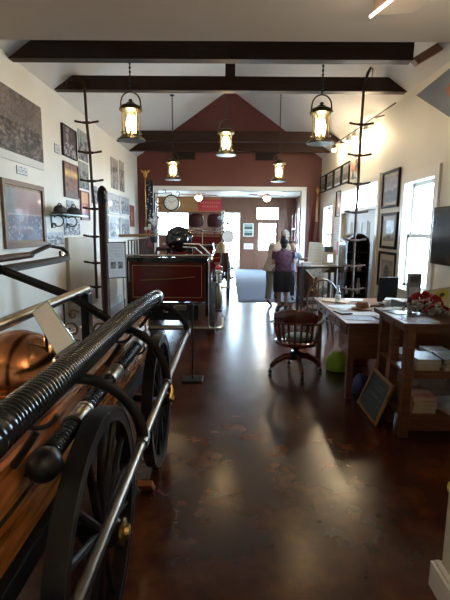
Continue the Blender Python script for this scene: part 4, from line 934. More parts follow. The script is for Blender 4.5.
# back-room things
t = thing('red_banner', 'red banner with pale lettering on ochre wall behind the engines', 'banner', (-.80, 18.78, 2.45))
MB().box(-1.30, -.32, 18.77, 18.80, 2.46, 2.93).build('banner_cloth', mat('banner_red', (.42, .02, .03), .6), t, smooth=0)
for j, (z0_, n_) in enumerate(((2.76, 9), (2.60, 7))):
    for i in range(n_):
        x = -1.2+i*.095+j*.09; MB().box(x, x+.05, 18.765, 18.77, z0_, z0_+.08).build('letter', mat('faded_lettering', (.46, .16, .12), .6), t, smooth=0)
for (x0_, x1_, z0_, z1_, lab) in ((.62, 1.06, 1.40, 1.95, 'two-part framed picture on far brown wall between the doors'), (.66, 1.06, .86, 1.10, 'small pale notice below the far framed picture')):
    t = thing('framed_picture', lab, 'picture', ((x0_+x1_)/2, 18.82, z0_))
    MB().box(x0_, x1_, 18.80, 18.849, z0_, z1_).build('frame', trim_m, t, smooth=0)
    if z1_ > 1.5:
        for (a, b_) in ((1.43, 1.66), (1.69, 1.92)): artpanel('print', [(x0_+.04, 18.795, a), (x1_-.04, 18.795, a), (x1_-.04, 18.795, b_), (x0_+.04, 18.795, b_)], art_landscape((.3, .4, .36), (.05, .12, .10), int(a*10)), 14, 8, t)
    else: artpanel('print', [(x0_+.04, 18.795, z0_+.03), (x1_-.04, 18.795, z0_+.03), (x1_-.04, 18.795, z1_-.03), (x0_+.04, 18.795, z1_-.03)], art_text((.6, .55, .5), (.4, .25, .2), 4), 14, 8, t)
t = thing('card_rack', 'tall rack of colourful cards in front of the side window', 'rack', (2.45, 15.6, 0))
MB().box(2.30, 2.34, 15.2, 15.24, 0, 2.2).box(2.30, 2.34, 16.0, 16.04, 0, 2.2).box(2.55, 2.59, 15.2, 15.24, 0, 2.2).box(2.55, 2.59, 16.0, 16.04, 0, 2.2).box(2.30, 2.59, 15.2, 16.04, .2, .23).box(2.30, 2.59, 15.2, 16.04, .7, .73).box(2.30, 2.59, 15.2, 16.04, 1.2, 1.23).box(2.30, 2.59, 15.2, 16.04, 1.7, 1.73).build('frame', wood_m, t, smooth=0)
random.seed(11)
cm = [mat('card_pink', (.6, .12, .25), .6), mat('card_blue', (.12, .22, .55), .6), mat('card_white', (.7, .7, .72), .6), mat('card_red', (.5, .03, .04), .6)]
for s_ in range(4):
    for k in range(5):
        z = .235+s_*.5; y = 15.28+k*.15; c = cm[random.randrange(4)]
        tag(MB().obox((2.40, y+.03, z+.11), (.02, .11, .21), ry(-8)).build('greeting_card', c, smooth=0), 'small coloured card standing on the rack by the side window', 'card', 'cards on the far rack')

# ---------------------------------------------------------------- people
skin = mat('skin', (.42, .24, .17), .5); skin2 = mat('skin_light', (.5, .32, .25), .5)
def body_mesh(name, J, H, m, parent, face, rs):
    """J: joint positions (world). One skinned graph incl. fingers; head shape merged in."""
    V = []; E = []; Rr = []
    def v(p, r, par=None):
        V.append(Vector(p)); Rr.append(r*H); i = len(V)-1
        if par is not None: E.append((par, i))
        return i
    pel = v(J['pelvis'], .075); ch = v(J['chest'], .080, pel); nk = v(J['neck'], .034, ch); v(Vector(J['head'])-Vector((0, 0, .02)), .040, nk)
    for s in 'LR':
        sh = v(J['sh'+s], .033, ch); el = v(J['el'+s], .025, sh); wr = v(J['wr'+s], .016, el)
        d = (Vector(J['wr'+s])-Vector(J['el'+s])).normalized(); side = d.cross(Vector((0, 0, 1)))
        if side.length < .2: side = Vector((1, 0, 0))
        side.normalize(); nn = d.cross(side)
        pm = v(Vector(J['wr'+s])+d*.045, .018, wr)
        for k in range(4):
            o = side*(k-1.5)*.017; L = (.060, .075, .070, .055)[k]
            a = v(V[pm]+o+d*.03, .0055, pm); b = v(V[a]+d*L*.5+nn*.006, .0050, a); v(V[b]+d*L*.42+nn*.016, .0045, b)
        a = v(V[wr]+side*-.028+d*.03, .0065, wr); b = v(V[a]+side*-.012+d*.028, .0055, a); v(V[b]+d*.022, .0048, b)
        hp = v(J['hp'+s], .052, pel); kn = v(J['kn'+s], .034, hp); an = v(J['an'+s], .022, kn); v(J['to'+s], .020, an)
    me = bpy.data.meshes.new('t'); me.from_pydata(V, E, []); o = bpy.data.objects.new('t', me); COL.objects.link(o)
    mo = o.modifiers.new('s', 'SKIN'); mo.use_smooth_shade = True
    me.skin_vertices  # created by modifier
    for i, sv in enumerate(me.skin_vertices[0].data): sv.radius = (Rr[i], Rr[i]); sv.use_root = (i == 0)
    o.modifiers.new('u', 'SUBSURF').levels = 1
    dg = bpy.context.evaluated_depsgraph_get(); dg.update(); ev = o.evaluated_get(dg); m2 = bpy.data.meshes.new_from_object(ev)
    q = MB(); q.bm.from_mesh(m2); bpy.data.objects.remove(o)
    h = Vector(J['head']); f = Vector(face).normalized(); rtv = f.cross(Vector((0, 0, 1))).normalized()
    q.ball(h, .075, (1.0, 1.15, 1.42), 20); q.ball(h+f*.015-Vector((0, 0, .055)), .052, (1, 1.1, 1), 14)
    q.ball(h+f*.092-Vector((0, 0, .012)), .013, (1, 1, 1.5), 8)
    for s in (-1, 1):
        q.ball(h+rtv*s*.075-Vector((0, 0, .008)), .018, (.5, .8, 1.4), 8); q.ball(h+f*.080+rtv*s*.028+Vector((0, 0, .012)), .011, (1, 1, 1), 8)
    q.tube([h+f*.078-rtv*.02-Vector((0, 0, .052)), h+f*.088-Vector((0, 0, .052)), h+f*.078+rtv*.02-Vector((0, 0, .052))], .006, 6)
    return q.build(name, m, parent, smooth=60)
def garment_tube(nm, pts, rs, m, parent): return MB().tube(pts, rs, 14).build(nm, m, parent, smooth=60)
def shoes(J, m, t):
    for s in 'LR':
        a, b_ = Vector(J['an'+s]), Vector(J['to'+s]); MB().tube([a+(a-b_).normalized()*.03-Vector((0, 0, .02)), a*.5+b_*.5-Vector((0, 0, .012)), b_, b_+(b_-a).normalized()*.05], [.036, .042, .042, .022], 10, flat=(.8, 1)).build('shoe', m, t, smooth=60)
def torso(t, m, J, H, hem, rx_, ry_, nm='shirt'):
    p, c, n = Vector(J['pelvis']), Vector(J['chest']), Vector(J['neck'])
    sm = (Vector(J['shL'])+Vector(J['shR']))/2; sw = abs(Vector(J['shL']).x-Vector(J['shR']).x)/2+.035
    d = p+(p-c).normalized()*hem
    MB().loft([(d, rx_, ry_), (p, rx_*.98, ry_), (p*.5+c*.5, rx_*.90, ry_*.92), (c, rx_*1.02, ry_*.98), (sm-Vector((0, 0, .05)), sw*.98, ry_*.85), (sm+Vector((0, 0, .005)), sw*.90, ry_*.62), (sm+Vector((0, 0, .04)), .07, .06), (n*.6+sm*.4+Vector((0, 0, .03)), .055, .055)], 20).build(nm, m, t, smooth=60)
# woman from behind
bx, by = 1.14, 9.0
J = dict(pelvis=(bx, by, .80), chest=(bx-.01, by, 1.10), neck=(bx-.01, by+.01, 1.29), head=(bx+.0, by+.03, 1.42),
         shL=(bx-.17, by, 1.22), elL=(bx-.215, by+.04, .98), wrL=(bx-.15, by+.24, .97), shR=(bx+.16, by, 1.22), elR=(bx+.21, by+.12, 1.02), wrR=(bx+.24, by+.34, 1.04),
         hpL=(bx-.08, by, .76), knL=(bx-.075, by+.02, .43), anL=(bx-.07, by, .09), toL=(bx-.08, by+.12, .035), hpR=(bx+.08, by, .76), knR=(bx+.075, by+.02, .43), anR=(bx+.07, by, .09), toR=(bx+.09, by+.12, .035))
t = thing('person', 'person from behind in purple patterned top and knee-length black skirt', 'person', (bx, by, 0))
body_mesh('body', J, 1.5, skin, t, (.2, 1, -.2), 1)
pat = mat('purple_patterned_cloth', (.15, .055, .11), .7, col2=(.03, .012, .035), scale=22)
torso(t, pat, J, 1.5, .10, .185, .135, 'blouse')
for s in 'LR': a, b_ = Vector(J['sh'+s]), Vector(J['el'+s]); garment_tube('sleeve', [a+Vector((0, 0, .015)), a*.4+b_*.6], [.068, .058], pat, t)
MB().loft([((bx, by, .86), .165, .125), ((bx, by, .76), .20, .155), ((bx, by+.005, .58), .205, .16), ((bx, by+.01, .40), .20, .155)], 20).build('skirt', mat('black_cloth', (.008, .008, .014), .8), t, smooth=60)
h = Vector(J['head']); MB().ball(h+Vector((0, -.022, .022)), .088, (1.02, 1.05, 1.28), 18).ball(h+Vector((0, -.05, -.06)), .062, (1.1, .9, 1.2), 14).build('hair', mat('dark_hair', (.010, .008, .010), .4), t, smooth=60)
shoes(J, mat('dark_shoe', (.03, .02, .02), .5), t)
# man in beige, behind and to the left, leaning to the right
bx, by = 1.0, 9.75
J = dict(pelvis=(.99, by, .90), chest=(1.09, by-.02, 1.20), neck=(1.17, by-.01, 1.42), head=(1.26, by, 1.55),
         shL=(.97, by-.06, 1.36), elL=(.93, by+.06, 1.08), wrL=(1.04, by+.28, 1.05), shR=(1.28, by+.05, 1.33), elR=(1.38, by+.06, 1.10), wrR=(1.42, by-.16, 1.02),
         hpL=(.93, by, .85), knL=(.93, by-.06, .50), anL=(.88, by-.20, .13), toL=(.95, by-.20, .035), hpR=(1.08, by+.02, .85), knR=(1.12, by, .47), anR=(1.10, by+.03, .09), toR=(1.24, by+.05, .035))
t = thing('person', 'person in a beige shirt and grey-green trousers leaning towards the counter', 'person', (1.0, by, 0))
body_mesh('body', J, 1.7, skin2, t, (1, .3, -.1), 1)
bei = mat('beige_cloth', (.46, .40, .31), .75, noise=.15)
torso(t, bei, J, 1.7, .14, .185, .14)
for s in 'LR': a, b_ = Vector(J['sh'+s]), Vector(J['el'+s]); garment_tube('sleeve', [a+Vector((0, 0, .015)), a*.35+b_*.65], [.078, .068], bei, t)
tr = mat('grey_green_trousers', (.12, .125, .11), .8)
MB().loft([((.99, by, .95), .155, .12), ((.995, by, .86), .175, .135), ((1.0, by, .76), .175, .135)], 18).build('trouser_seat', tr, t, smooth=60)
for s in 'LR': garment_tube('trouser_leg', [Vector(J['hp'+s])-Vector((0, 0, .02)), J['kn'+s], Vector(J['an'+s])+Vector((0, 0, .03))], [.092, .075, .062], tr, t)
h = Vector(J['head']); MB().ball(h+Vector((-.015, 0, .03)), .088, (1.08, 1.05, 1.22), 18).build('hair', mat('grey_hair', (.32, .30, .28), .7, noise=.3, scale=40), t, smooth=60)
shoes(J, mat('dark_shoe', (.03, .02, .02), .5), t)
# person in light blue shirt bending at the counter
bx, by = 1.54, 10.5
J = dict(pelvis=(1.47, by, .74), chest=(1.50, by-.02, .98), neck=(1.52, by-.02, 1.17), head=(1.53, by-.03, 1.30),
         shL=(1.36, by-.03, 1.12), elL=(1.36, by-.12, .93), wrL=(1.46, by-.28, .95), shR=(1.66, by-.03, 1.10), elR=(1.74, by-.16, .98), wrR=(1.80, by-.36, 1.02),
         hpL=(1.40, by, .70), knL=(1.41, by-.03, .40), anL=(1.40, by, .08), toL=(1.40, by-.12, .035), hpR=(1.54, by, .70), knR=(1.55, by-.03, .40), anR=(1.56, by, .08), toR=(1.57, by-.12, .035))
t = thing('person', 'shorter person in a light blue shirt behind the patterned top, at the counter', 'person', (1.47, by, 0))
body_mesh('body', J, 1.35, skin2, t, (.3, -1, -.4), 1)
blu = mat('light_blue_cloth', (.30, .40, .62), .75, noise=.2, scale=12)
torso(t, blu, J, 1.35, .10, .15, .11)
for s in 'LR': a, b_ = Vector(J['sh'+s]), Vector(J['el'+s]); garment_tube('sleeve', [a+Vector((0, 0, .012)), a*.1+b_*.9], [.058, .046], blu, t)
jn = mat('dark_blue_trousers', (.02, .03, .07), .8)
MB().loft([((1.47, by, .78), .13, .10), ((1.47, by, .70), .145, .11), ((1.47, by, .62), .145, .11)], 18).build('trouser_seat', jn, t, smooth=60)
for s in 'LR': garment_tube('trouser_leg', [Vector(J['hp'+s])-Vector((0, 0, .02)), J['kn'+s], Vector(J['an'+s])+Vector((0, 0, .02))], [.075, .062, .052], jn, t)
h = Vector(J['head']); MB().ball(h+Vector((0, .015, .03)), .084, (1.05, 1.05, 1.22), 18).build('hair', mat('brown_hair', (.06, .03, .02), .6), t, smooth=60)
shoes(J, mat('dark_shoe', (.03, .02, .02), .5), t)
#@@PART4
# ---------------------------------------------------------------- visitor counter
t = thing('counter_stand', 'dark wooden visitor counter with papers, beside the people', 'counter', (1.75, 8.5, 0))
dk = mat('counter_wood', (.06, .032, .022), .4, noise=.4, scale=6)
MB().box(1.36, 2.10, 8.25, 8.85, .955, .99).build('counter_top', dk, t, smooth=0, bevel=.006)
for x in (1.39, 2.02):
    for y in (8.28, 8.77): MB().box(x, x+.05, y, y+.05, 0, .955).build('leg', dk, t, smooth=0)
MB().box(1.44, 1.62, 8.72, 8.76, .12, .955).box(1.44, 2.02, 8.29, 8.31, .87, .955).build('panel', dk, t, smooth=0)
MB().box(1.44, 2.02, 8.33, 8.77, .30, .325).build('lower_shelf', dk, t, smooth=0)
Q = [(1.56, 8.62, .995), (1.84, 8.56, .995), (1.87, 8.66, 1.42), (1.60, 8.72, 1.44)]
t = thing('document_board', 'white upright board with a printed sheet on the counter', 'board', (1.7, 8.63, .991))
artpanel('sheet', Q, art_text((.58, .58, .54), (.5, .5, .47), 8), 24, 30, t, th=.012)
MB().tube([(1.74, 8.70, 1.2), (1.74, 8.82, .995)], .008, 6).build('strut', blk, t)
t = thing('open_laptop', 'open pale laptop with a bright screen at the counter end', 'laptop', (1.95, 8.5, .991))
MB().box(1.86, 2.08, 8.35, 8.52, .992, 1.008).build('keyboard', mat('laptop_grey', (.4, .4, .38), .4), t, smooth=0)
MB().obox((1.97, 8.56, 1.13), (.24, .012, .24), rx(-14)).build('screen_lid', mat('laptop_lid', (.45, .44, .40), .4), t, smooth=0)
MB().obox((1.99, 8.552, 1.125), (.10, .006, .15), rx(-14)).build('screen', mat('screen_glow', (.8, .9, 1), .4, emit=((.75, .88, 1), .9)), t, smooth=0)
t = thing('newspaper', 'printed newspaper sheet hanging off the front edge of the counter', 'newspaper', (1.70, 8.18, .70))
Q = [(1.62, 8.20, .76), (1.92, 8.235, .955), (1.72, 8.24, .955), (1.46, 8.235, .93)]
artpanel('sheet', Q, art_text((.62, .58, .48), (.08, .08, .08), 9), 24, 20, t, th=.005)
MB().box(1.50, 1.90, 8.235, 8.55, .991, .995).build('folded_half', paper, t, smooth=0)
tag(MB().box(1.41, 1.58, 8.30, 8.50, .991, 1.06).build('paper_pad', paper, smooth=0, bevel=.004), 'thick white paper pad on the left end of the counter', 'paper')
tag(MB().box(1.89, 2.06, 8.62, 8.80, .991, 1.35).build('picture_box', mat('teal_box', (.10, .16, .18), .5, noise=.5, scale=15), smooth=0, bevel=.006), 'dark teal box standing at the back of the counter', 'box')
t = thing('round_globe', 'small pale shiny globe on the counter lower shelf', 'globe', (1.85, 8.45, .326))
MB().lathe([(.06, .326), (.06, .335), (.01, .345), (.01, .42)], (1.86, 8.45, 0)).build('foot', blk, t)
MB().ball((1.86, 8.45, .50), .085, n=18).build('sphere', mat('pale_blue_glaze', (.35, .45, .48), .15, coat=.5), t)
# bow-back chair behind the desk
t = thing('bow_back_chair', 'bow-back wooden chair between the counter and the desk', 'chair', (1.45, 6.75, 0))
cw = mat('chair_dark_wood', (.05, .022, .012), .3, coat=.3)
MB().loft([((1.45, 6.8, .43), .21, .21), ((1.45, 6.8, .455), .225, .225), ((1.45, 6.8, .47), .21, .21)], 20).build('seat', cw, t)
MB().tube(arc((1.45, 6.60, .60), .24, -30, 210, 18, 'XZ', .32), .016, 8).build('back_bow', cw, t)
for k in range(5): x = 1.45-.14+.07*k; MB().tube([(x, 6.62, .47), (x, 6.60, .60+.32*math.sqrt(max(0, 1-((x-1.45)/.24)**2))-.01)], .008, 6).build('spindle', cw, t)
for sx in (-1, 1):
    for sy in (-1, 1): MB().tube([(1.45+sx*.13, 6.8+sy*.13, .43), (1.45+sx*.2, 6.8+sy*.2, .01)], [.018, .013], 8).build('leg', cw, t)
    MB().tube([(1.45+sx*.165, 6.64, .22), (1.45+sx*.165, 6.96, .22)], .010, 6).build('stretcher', cw, t)
# arched cabinet
t = thing('arched_display_case', 'tall black arch-topped display case before the double door', 'display case', (2.2, 7.75, 0))
def archsolid(x0, x1, y0, y1, z0, z1, r2, n=12):
    c = (x0+x1)/2; hw = (x1-x0)/2
    pts = [(x0, z0), (x1, z0)]+[(c+hw*math.cos(R(a)), z1-r2+r2*math.sin(R(a))) for a in [180*k/n for k in range(n+1)]]
    return [(p[0], y0, p[1]) for p in pts], [(p[0], y1, p[1]) for p in pts]
cx0, cx1 = 2.00, 2.42; c = (cx0+cx1)/2
q = MB().box(cx0, cx0+.035, 7.5, 7.95, 0, 1.42).box(cx1-.035, cx1, 7.5, 7.95, 0, 1.42).box(cx0+.035, cx1-.035, 7.92, 7.95, 0, 1.42).box(cx0+.035, cx1-.035, 7.5, 7.92, 0, .08)
n = 14; r_o, r_i = .21, .175
for k in range(n):
    a, b_ = R(180*k/n), R(180*(k+1)/n)
    P = lambda r, an, y: (c+r*math.cos(an), y, 1.42+r*.95*math.sin(an))
    q.hexa([P(r_i, a, 7.5), P(r_o, a, 7.5), P(r_o, b_, 7.5), P(r_i, b_, 7.5)], [P(r_i, a, 7.95), P(r_o, a, 7.95), P(r_o, b_, 7.95), P(r_i, b_, 7.95)])
q.build('casing', mat('black_lacquer', (.010, .010, .012), .22, coat=.5), t, smooth=40)
b0, b1 = archsolid(cx0+.035, cx1-.035, 7.905, 7.92, .08, 1.42+.166, .166); MB().hexa(b0, b1).build('back_panel', blkm, t, smooth=0)
for z in (.55, .95, 1.28): MB().box(cx0+.036, cx1-.036, 7.52, 7.90, z, z+.012).build('shelf', blkm, t, smooth=0)
random.seed(2); n_ = 0
for z in (.563, .963):
    for k in range(3):
        x = 2.08+k*.11; m_ = [mat('cream_pot', (.5, .44, .33), .4), mat('brown_pot', (.16, .08, .04), .4), mat('white_pot', (.55, .55, .52), .4)][(k+n_) % 3]
        hgt = .13+.07*((k+n_) % 3)
        tag(MB().lathe([(.03, z), (.038, z+.02), (.036, z+hgt*.6), (.018, z+hgt*.8), (.02, z+hgt)], (x, 7.66, 0), n=14).build('small_jar', m_), '%s jar %s on the %s shelf of the arched case' % ((['cream', 'brown', 'white'][(k+n_) % 3]), ['at the left', 'in the middle', 'at the right'][k], ['lower', 'upper'][n_]), 'jar', 'jars in the arched case')
    n_ += 1

# ---------------------------------------------------------------- desk
DZ = .78
t = thing('writing_desk', 'brown wooden desk covered with papers beside the swivel chair', 'desk', (1.6, 4.9, 0))
MB().box(1.14, 2.30, 4.10, 5.70, DZ-.03, DZ).build('desk_top', deskm, t, smooth=0, bevel=.005)
for (x, y) in ((1.18, 4.14), (1.18, 5.60), (2.20, 4.14), (2.20, 5.60)): MB().box(x, x+.06, y, y+.06, 0, DZ-.03).build('leg', wood_m, t, smooth=0)
MB().box(1.24, 2.20, 4.15, 4.175, .42, DZ-.03).box(1.19, 1.215, 4.20, 5.60, .63, DZ-.03).box(1.24, 2.20, 5.62, 5.645, .60, DZ-.03).build('apron', wood_m, t, smooth=0)
for k, y in enumerate((4.22, 4.69, 5.16)):
    dr = MB().box(1.175, 1.19, y, y+.44, .645, .738).build('drawer', deskm, t, smooth=0, bevel=.003); MB().ball((1.165, y+.22, .69), .014).build('drawer_knob', brass, dr)
MB().box(1.22, 1.75, 4.18, 4.62, .40, .745).build('pedestal', wood_m, t, smooth=0, bevel=.005)
dr = MB().box(1.205, 1.22, 4.21, 4.59, .42, .60).build('drawer', deskm, t, smooth=0, bevel=.003); MB().ball((1.195, 4.40, .51), .014).build('drawer_knob', brass, dr)
def sheet(x, y, z, w, l, a, m, nm, lab, th=.003, cat='paper', group=None):
    return tag(MB().obox((x, y, z+th/2+.0005), (w, l, th), rz(a)).build(nm, m, smooth=0), lab, cat, group)
sheet(1.36, 5.00, DZ, .34, .26, 12, paper, 'paper_sheet', 'large pale sheet beside the water bottle on the desk')
sheet(1.33, 4.34, DZ, .30, .22, -10, paperb, 'paper_sheet', 'bluish sheet near the front corner of the desk')
sheet(1.45, 4.58, DZ, .30, .20, 5, paper, 'paper_sheet', 'white sheet behind the bluish sheet on the desk')
sheet(1.62, 4.35, DZ, .24, .18, 18, mat('grey_booklet', (.16, .18, .24), .5), 'booklet', 'dark grey booklet at the front edge of the desk', .012, 'book')
sheet(1.36, 5.40, DZ, .22, .30, 60, mat('tan_folder', (.38, .25, .15), .6), 'folder', 'tan folder at the far end of the desk', .012, 'folder')
sheet(1.66, 5.12, DZ, .24, .18, 8, mat('brown_folder', (.30, .15, .09), .6), 'folder', 'brown folder lying in the middle of the desk back', .015, 'folder')
sheet(1.62, 5.55, DZ, .22, .14, -15, paper, 'paper_sheet', 'small white sheet at the far edge of the desk')
sheet(1.62, 4.86, DZ, .24, .20, -25, paperb, 'paper_sheet', 'pale blue sheet in the middle of the desk, right of the straw hat')
sheet(1.24, 4.62, DZ, .13, .18, 15, mat('dark_notebook', (.04, .05, .09), .4), 'notebook', 'dark notebook on the left edge of the desk', .014, 'notebook')
sheet(1.28, 4.84, DZ, .15, .10, -30, paper, 'paper_sheet', 'small white slip on the left edge of the desk')
t = thing('water_bottle', 'clear plastic water bottle standing on the desk', 'bottle', (1.33, 5.22, DZ))
MB().lathe([(.030, DZ+.001), (.034, DZ+.01), (.032, DZ+.05), (.034, DZ+.09), (.033, DZ+.14), (.014, DZ+.185), (.013, DZ+.20)], (1.33, 5.22, 0), n=18).build('bottle_body', glassmat('clear_plastic', (.72, .80, .82), .18), t)
MB().lathe([(.032, DZ+.06), (.0345, DZ+.06), (.0345, DZ+.11), (.032, DZ+.11)], (1.33, 5.22, 0), n=18).build('bottle_label', paper, t)
MB().lathe([(.016, DZ+.20), (.016, DZ+.222)], (1.33, 5.22, 0), n=14).build('bottle_cap', paper, t)
t = thing('straw_hat', 'small woven straw hat lying on the desk papers', 'hat', (1.53, 4.88, DZ))
MB().lathe([(.12, DZ+.006), (.125, DZ+.012), (.08, DZ+.02), (.072, DZ+.06), (.055, DZ+.085), (.01, DZ+.09)], (1.53, 4.88, 0), n=24).build('crown', mat('straw', (.36, .19, .08), .7, noise=.4, scale=40), t)
MB().lathe([(.076, DZ+.022), (.0765, DZ+.04), (.074, DZ+.04)], (1.53, 4.88, 0), n=24).build('hat_band', wood_m, t)
t = thing('computer_monitor', 'black flat computer monitor on the desk below the window', 'monitor', (1.93, 5.2, DZ))
MB().obox((1.92, 5.2, .965), (.24, .03, .30), rz(8) @ rx(6)).build('panel', blkm, t, smooth=0, bevel=.006)
MB().lathe([(.08, DZ+.001), (.08, DZ+.012), (.02, DZ+.02), (.02, DZ+.10)], (1.93, 5.24, 0), sc=(1.2, 1)).build('stand', blkm, t)
# things under the desk
def bag(nm, c, r, m, lab, cat):
    random.seed(int(c[1]*10)); q = MB().loft([((c[0], c[1], .002), r[0]*.9, r[1]*.9), ((c[0], c[1], r[2]*.3), r[0], r[1]), ((c[0]+.01, c[1], r[2]*.7), r[0]*.85, r[1]*.85), ((c[0], c[1], r[2]), r[0]*.35, r[1]*.35)], 14)
    for v in q.bm.verts: v.co += Vector((random.uniform(-.012, .012), random.uniform(-.012, .012), random.uniform(0, .012)))
    return tag(q.build(nm, m, smooth=50), lab, cat)
bag('carrier_bag', (1.32, 5.05, 0), (.15, .13, .22), mat('lime_plastic', (.26, .45, .03), .35), 'crumpled lime-green bag on the floor under the desk', 'bag')
bag('cloth_bundle', (1.62, 5.35, 0), (.18, .16, .34), mat('dark_red_cloth', (.18, .015, .02), .7), 'dark red bundle on the floor under the desk', 'bag')
bag('blue_bag', (1.38, 4.30, 0), (.10, .08, .20), mat('blue_plastic', (.01, .02, .10), .5), 'dark blue bag on the floor behind the chalkboard', 'bag')

# ---------------------------------------------------------------- swivel chair
t = thing('swivel_armchair', 'wooden slatted swivel armchair with curved back at the desk', 'chair', (0, 0, 0))
m = mat('mahogany', (.13, .028, .014), .22, noise=.5, scale=6, coat=.5)
MB().loft([((0, .02, .345), .21, .21), ((0, .02, .36), .245, .235), ((0, .02, .385), .25, .24), ((0, .02, .395), .235, .225)], 24).build('seat', m, t)
bow = [(-.275, .20, .60), (-.285, .06, .61), (-.26, -.12, .625), (-.165, -.225, .64), (0, -.26, .645), (.165, -.225, .64), (.26, -.12, .625), (.285, .06, .61), (.275, .20, .60)]
MB().tube(bow, [.028]*9, 10, flat=(.7, 1.2)).build('arm_bow', m, t)
MB().tube([(-.235, -.165, .685), (-.13, -.245, .715), (0, -.275, .725), (.13, -.245, .715), (.235, -.165, .685)], [.052, .070, .074, .070, .052], 12, flat=(1, .24)).build('crest_rail', m, t)
for k in range(7):
    a = R(-90+(k-3)*17); MB().tube([(.215*math.cos(a), .02+.205*math.sin(a), .39), (.25*math.cos(a), .01+.255*math.sin(a), .64)], .012, 8).build('spindle', m, t)
for s in (-1, 1):
    for yy in (.14, .02): MB().tube([(s*.21, yy, .39), (s*.25, yy+.01, .49), (s*.272, yy+.01, .60)], [.013, .019, .012], 8).build('arm_post', m, t)
MB().lathe([(.12, .345), (.12, .325), (.04, .315), (.032, .30), (.032, .26), (.07, .25), (.075, .17), (.03, .16)], (0, 0, 0), n=20).build('pedestal', blkm, t)
for k in range(4):
    a = R(20+90*k); c_, s_ = math.cos(a), math.sin(a)
    g = MB().tube([(.03*c_, .03*s_, .205), (.13*c_, .13*s_, .205), (.23*c_, .23*s_, .15), (.295*c_, .295*s_, .085)], [.04, .038, .032, .026], 10, flat=(1, .8)).build('leg', m, t)
    MB().lathe([(.008, -.013), (.024, -.011), (.027, 0), (.024, .011), (.008, .013)], (.30*c_, .30*s_, .028), 'Y', 14).tube([(.296*c_, .296*s_, .09), (.30*c_, .30*s_, .03)], .009, 6).build('caster', blk, g)
t.location = (.80, 4.93, 0); t.rotation_euler = (0, 0, R(-14))
b = MB().loft([((0, 0, .001), .15, .13), ((0, 0, .02), .17, .15), ((0, 0, .045), .165, .145), ((0, 0, .06), .13, .11)], 20).build('seat_cushion', mat('teal_cloth', (.12, .20, .20), .8), smooth=60)
b.location = (.84, 4.98, .3965); tag(b, 'pale teal cushion on the seat of the swivel armchair', 'cushion')

# ---------------------------------------------------------------- book cart
CT = .955
t = thing('display_table', 'wooden two-shelf display table in front, loaded with books', 'table', (1.8, 3.68, 0))
MB().box(1.36, 2.22, 3.28, 4.0, CT-.04, CT).build('table_top', woodh_m, t, smooth=0, bevel=.005)
for (x, y) in ((1.40, 3.32), (1.40, 3.62), (1.40, 3.89), (2.10, 3.32), (2.10, 3.89)): MB().box(x, x+.07, y, y+.07, 0, CT-.04).build('post', wood_m, t, smooth=0, bevel=.004)
MB().box(1.40, 2.17, 3.40, 3.61, .54, .56).box(1.40, 2.17, 3.70, 3.88, .54, .56).box(1.48, 2.09, 3.33, 3.40, .54, .56).box(1.48, 2.17, 3.61, 3.70, .54, .56).build('shelf', wood_m, t, smooth=0)
MB().box(1.40, 2.17, 3.40, 3.61, .17, .20).box(1.40, 2.17, 3.70, 3.88, .17, .20).box(1.48, 2.09, 3.33, 3.40, .17, .20).box(1.48, 2.17, 3.61, 3.70, .17, .20).build('shelf', wood_m, t, smooth=0)
for za, zb in ((.50, .54), (.06, .17)): MB().box(1.48, 2.09, 3.325, 3.345, za, zb).build('shelf_rail', wood_m, t, smooth=0)
MB().box(1.48, 2.09, 3.33, 3.35, .865, .915).box(1.405, 1.425, 3.40, 3.61, .865, .915).box(1.405, 1.425, 3.70, 3.88, .865, .915).build('apron', wood_m, t, smooth=0)
covers = [mat('cover_blue', (.20, .30, .55), .35, col2=(.5, .55, .62), scale=9), mat('cover_white', (.55, .56, .58), .4, col2=(.25, .28, .4), scale=8), mat('cover_red', (.40, .05, .04), .4, col2=(.55, .45, .38), scale=7), mat('cover_tan', (.42, .34, .22), .5, noise=.3), mat('cover_grey', (.25, .26, .30), .4, noise=.4)]
pages = mat('book_pages', (.50, .44, .32), .7, noise=.15, scale=60)
def book(x, y, z, w, l, h, a, c, lab, group):
    t = thing('book', lab, 'book', (x, y, z), group); M = rz(a)
    MB().obox((x, y, z+h/2), (w-.008, l-.008, h-.006), M).build('pages', pages, t, smooth=0)
    MB().obox((x, y, z+h-.0015), (w, l, .003), M).obox((x, y, z+.0015), (w, l, .003), M).obox(Vector((x, y, z+h/2))+M@Vector((-w/2+.0015, 0, 0)), (.003, l, h-.006), M).build('cover', c, t, smooth=0)
    return t
def stack(x, y, z, n, w, l, h, lab, group, cols, a0=0):
    for k in range(n):
        book(x+random.uniform(-.006, .006), y+random.uniform(-.006, .006), z+.001+k*(h+.001), w, l, h, a0+random.uniform(-3, 3), covers[cols[k % len(cols)]], '%s, %s' % (lab, ['lowest', 'second from the bottom', 'third from the bottom', 'fourth from the bottom', 'fifth', 'sixth'][k] if k < n-1 else 'topmost of its stack'), group)
random.seed(21)
stack(1.60, 3.46, .56, 3, .19, .24, .030, 'pale book in the front stack nearest the corner post, upper shelf', 'books on the upper shelf', [3, 1, 0])
stack(1.83, 3.46, .56, 3, .20, .25, .030, 'thick book in the second front stack of the upper shelf', 'books on the upper shelf', [3, 3, 4])
stack(1.60, 3.78, .56, 2, .20, .22, .022, 'magazine in the rear left pile of the upper shelf', 'books on the upper shelf', [1, 1])
stack(1.86, 3.78, .56, 2, .20, .22, .030, 'book in the rear right pile of the upper shelf', 'books on the upper shelf', [4, 0])
stack(1.60, 3.46, .20, 4, .19, .24, .033, 'reddish book in the front stack of the lower shelf', 'books on the lower shelf', [2])
stack(1.85, 3.46, .20, 2, .22, .26, .026, 'book in the right front pile of the lower shelf', 'books on the lower shelf', [2, 1], 12)
